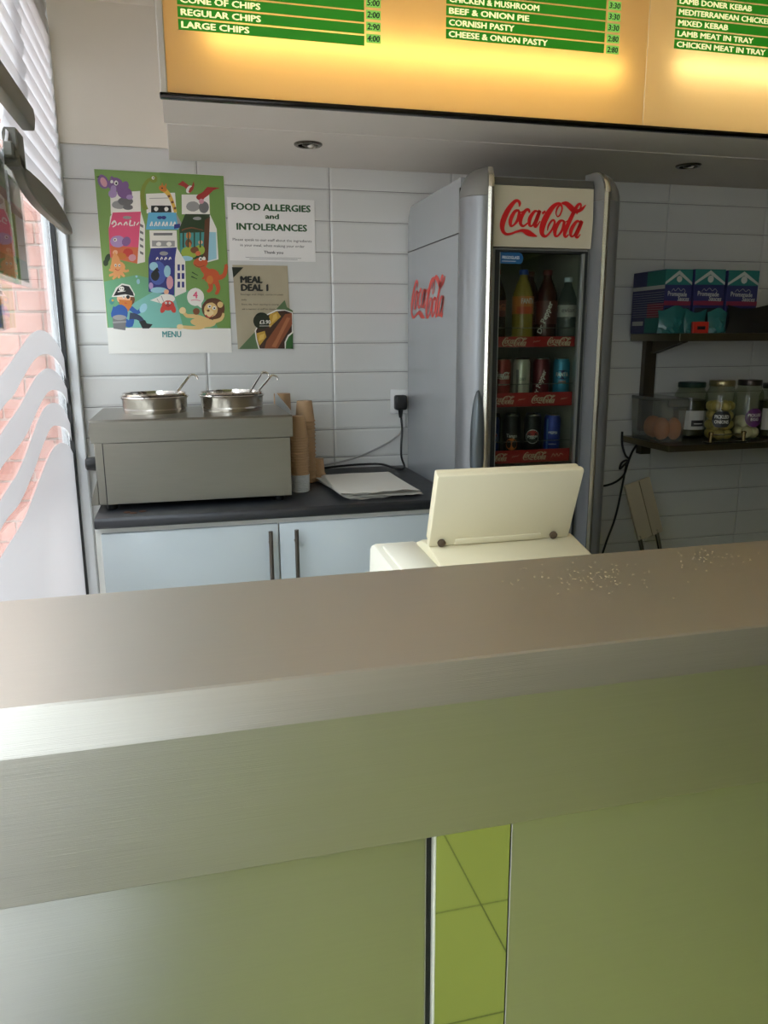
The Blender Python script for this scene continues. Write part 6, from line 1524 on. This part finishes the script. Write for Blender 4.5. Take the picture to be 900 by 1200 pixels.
J1 = lambda r, h: [('label', patch(h * .16, h * .50, -1.3, 0.5, r, 0.0006), mat('jar_white_label', (190, 190, 186), 0.5)), ('label_print', patch(h * .22, h * .33, -0.5, 0.3, r, 0.001), CK), ('label_line', patch(h * .26, h * .275, -0.35, 0.2, r, 0.0014), CW)]
J2 = lambda r, h: [('label', disc(0, h * .37, r * .62, r, e=0.0006, turn=-.5, z_lo=-.85, z_hi=.85), CK), ('lettering', words('PICKLED', 0.013, h * .385, r, 0.052, turn=-.5, e=0.001), CW), ('lettering', words('ONIONS', 0.013, h * .30, r, 0.052, turn=-.5, e=0.001), CW)]
J3 = lambda r, h: [('label', disc(0, h * .38, r * .66, r, e=0.0006, turn=-.15), mat('jar_purple_label', (92, 42, 104), 0.4)), ('lettering', words('PICKLED', 0.011, h * .40, r, 0.050, turn=-.15, e=0.001), CW), ('lettering', words('EGG', 0.011, h * .33, r, 0.030, turn=-.15, e=0.001), CW)]
jar('dark green lidded jar with white label beside the food container', 1.965, 2.720, 0.064, 0.2186, mat('dark_green_lid', (24, 52, 42), 0.4), fill_dark, J1)
jar('jar packed with pickled onions, black label, middle of the shelf jars', 2.012, 2.600, 0.058, 0.231, mat('gold_lid', (150, 140, 106), 0.3, 0.8), fill_balls(mat('pickled_onion', (186, 168, 104), 0.3), 0.021, .66), J2)
jar('jar of pickled eggs with purple label, third from the container', 2.137, 2.600, 0.055, 0.231, mat('dark_lid', (70, 62, 58), 0.3, 0.7), fill_balls(mat('pickled_egg', (206, 198, 168), 0.35), 0.024, .30), J3)
jar('jar cut by the right picture edge, pale label', 2.262, 2.610, 0.055, 0.215, mat('black_lid', (26, 26, 28), 0.4), fill_dark, lambda r, h: [('label', patch(h * .16, h * .55, -1.4, 0.9, r, 0.0006), mat('jar_white_label', (190, 190, 186), 0.5))])
sr = thing('spice_rack', 'low chrome tray in front of the pickle jars', 'tray', (2.0, 2.525, 0.9805))
mb = MB(); mb.box(1.90, 2.075, 2.508, 2.540, 0.9805, 0.986, 0.001); obj('tray', mb, BLACK, sr)
mb = MB(); mb.tube([(1.91, 2.514, 1.012), (2.065, 2.514, 1.012)], 0.003); obj('rail', mb, CHROME, sr)
for x in (1.915, 2.060): obj('post', MB().lathe([(0.007, 0), (0.007, 0.026), (0.009, 0.028), (0.009, 0.036), (0.006, 0.038)], (x, 2.514, 0.986), 14), mat('brass_post', (190, 170, 120), 0.2, 1.0), sr)

# black leads by the fridge
kc = obj('black_lead', MB().tube([(1.715, 2.80, 1.00), (1.718, 2.80, 0.95), (1.732, 2.795, 0.905), (1.748, 2.79, 0.885), (1.725, 2.79, 0.862), (1.705, 2.785, 0.85), (1.713, 2.785, 0.875), (1.74, 2.79, 0.882), (1.735, 2.79, 0.85), (1.722, 2.79, 0.76), (1.70, 2.79, 0.64), (1.66, 2.79, 0.52), (1.64, 2.79, 0.40), (1.63, 2.78, 0.02), (1.60, 2.75, 0.006)], 0.0045, 8, smooth=5), BLACK)
tag(kc, 'black knotted lead hanging down the tiles right of the fridge', 'cable', 'leads right of the fridge')
kc = obj('black_lead', MB().tube([(1.800, 2.80, 0.960), (1.765, 2.79, 0.925), (1.745, 2.784, 0.888), (1.735, 2.778, 0.868), (1.715, 2.77, 0.825), (1.67, 2.77, 0.795), (1.60, 2.77, 0.785), (1.50, 2.77, 0.80), (1.32, 2.77, 0.80), (1.287, 2.77, 0.80)], 0.0045, 8, smooth=5), BLACK)
tag(kc, 'black lead running from the knot into the fridge back', 'cable', 'leads right of the fridge')
# folding chair
fc = thing('folding_chair', 'folded beige chair leaning by the wall right of the fridge', 'chair', (1.78, 2.58, 0))
MP = Matrix.Translation((1.706, 2.60, 0.722)) @ Matrix.Rotation(math.radians(-16), 4, 'Y') @ Matrix.Rotation(math.radians(-6), 4, 'X')
mb = MB(); mb.box(-0.056, 0.056, -0.008, 0.008, -0.115, 0.115, 0.006, 2, M=MP); obj('backrest', mb, mat('beige_chair_panel', (168, 158, 136), 0.5), fc)
mb = MB(); mb.box(0.004, 0.007, -0.0095, -0.0075, -0.112, 0.112, M=MP); obj('backrest_seam', mb, mat('dark_beige', (112, 104, 82), 0.6), fc)
TUBE = mat('chrome_chair_tube', (150, 148, 142), 0.2, 1.0)
for dx, top in ((-0.046, -0.116), (0.030, -0.116)):
    a = MP @ Vector((dx, 0.0, top + 0.02)); b2_ = Vector((a.x + 0.16, a.y - 0.05, 0.004))
    mb = MB(); mb.tube([a, b2_], 0.0085, 10); obj('leg', mb, TUBE, fc)

# ================================================================ TILL
TILLC = mat('cream_till_plastic', (222, 214, 184), 0.42); TILLW = mat('pale_till_plastic', (226, 224, 208), 0.42)
ti = thing('cash_till', 'cream electronic cash till behind the counter, screen raised', 'till', (0.58, 1.42, 0.785))
mb = MB(); mb.prism([(1.17, 0.787), (1.19, 0.93), (1.30, 0.950), (1.420, 0.978), (1.47, 0.972), (1.66, 0.90), (1.67, 0.787)], 'x', 0.448, 0.768, bev=0.010, seg=2)
obj('body', mb, TILLC, ti)
mb = MB(); mb.prism([(1.24, 0.787), (1.25, 0.935), (1.28, 0.950), (1.50, 0.962), (1.53, 0.950), (1.55, 0.787)], 'x', 0.358, 0.452, bev=0.008, seg=2); obj('printer', mb, TILLW, ti, label='pale receipt printer block')
mb = MB(); mb.box(0.318, 0.362, 1.28, 1.42, 0.787, 0.930, 0.006, 2); obj('paper_door', mb, TILLW, ti)
mb = MB(); mb.prism([(1.30, 0.945), (1.31, 0.957), (1.47, 0.966), (1.48, 0.95)], 'x', 0.372, 0.44, bev=0.002); obj('printer_cover', mb, TILLW, ti)
ang = math.atan2(0.055, 0.152)
MD = Matrix.Translation((0.600, 1.405, 0.975)) @ Matrix.Rotation(ang, 4, 'X')
mb = MB(); mb.box(-0.153, 0.149, -0.004, 0.012, 0.0, 0.160, 0.004, 2, M=MD); mb.box(-0.150, 0.146, 0.012, 0.028, 0.004, 0.158, 0.004, 2, M=MD)
dp = obj('display', mb, TILLC, ti, label='raised screen housing seen from the back')
mb = MB(); mb.box(-0.10, 0.085, -0.007, 0.0, 0.002, 0.016, 0.003, 2, M=MD); obj('hinge_cover', mb, TILLC, dp)
for x in (-0.128, 0.112):
    mb = MB(); mb.lathe([(0.008, 0), (0.008, 0.006), (0.005, 0.008)], seg=14, M=MD @ Matrix.Translation((x, -0.003, 0.010)) @ Matrix.Rotation(math.pi / 2, 4, 'X')); obj('hinge_screw', mb, mat('brown_screw', (82, 66, 50), 0.5), dp)

# ================================================================ SERVICE COUNTER
ctr = thing('service_counter', 'long brushed steel service counter across the foreground', 'counter', (1.2, 0.92, 0))
CX0, CX1 = -0.372, 3.2
obj('countertop', MB().prism([(1.094, 1.030), (0.754, 1.030), (0.7505, 1.0285), (0.7275, 0.9945), (0.7260, 0.9905), (0.7260, 0.8325), (0.7285, 0.830), (0.745, 0.830), (0.745, 0.836), (0.733, 0.838), (0.733, 0.985), (0.757, 1.022), (1.086, 1.022), (1.086, 0.985), (1.094, 0.985)], 'x', CX0, CX1), STEEL, ctr, angle=20)
obj('front_panel', MB().box(CX0, 0.2385, 0.742, 0.756, 0.0, 0.985, 0.004, 3), PANEL, ctr, label='satin steel front panel, left')
obj('front_panel', MB().box(0.3425, CX1, 0.7425, 0.756, 0.0, 0.985, 0.0007, 1), PANEL, ctr, label='satin steel front panel, right')
obj('mirror_strip', MB().box(0.2495, 0.3425, 0.7450, 0.756, 0.0, 0.985), MIRROR, ctr, label='polished steel strip reflecting the green floor')
obj('edge_trim', MB().box(0.2460, 0.2490, 0.7405, 0.756, 0.0, 0.985, 0.0008), mat('white_edge_trim', (226, 226, 210), 0.3), ctr, label='white edge trim')
obj('gap', MB().box(0.2385, 0.2460, 0.750, 0.757, 0.0, 0.985), DARK, ctr)
obj('staff_shelf', MB().box(CX0, CX1, 0.757, 1.72, 0.757, 0.785).box(CX0, CX1, 1.69, 1.72, 0.0, 0.757).box(CX0, CX0 + 0.02, 0.757, 1.69, 0, 0.757), mat('white_melamine', (226, 226, 220), 0.4), ctr)
mb = MB(); rc = random.Random(9)
for i in range(150):
    if i < 110: x, y = rc.gauss(0.575, 0.06), rc.gauss(0.985, 0.045)
    else: x, y = rc.gauss(0.80, 0.04), rc.gauss(1.03, 0.03)
    y = min(1.08, max(0.80, y)); s_ = rc.uniform(0.0003, 0.0007)
    mb.box(x - s_, x + s_ * 1.4, y - s_, y + s_, 1.0301, 1.0301 + s_, mi=0)
tag(obj('crumbs', mb, mat('pale_crumb', (186, 172, 138), 0.7), kind='stuff', flat=True), 'scatter of pale crumbs and salt on the steel countertop', 'crumbs')
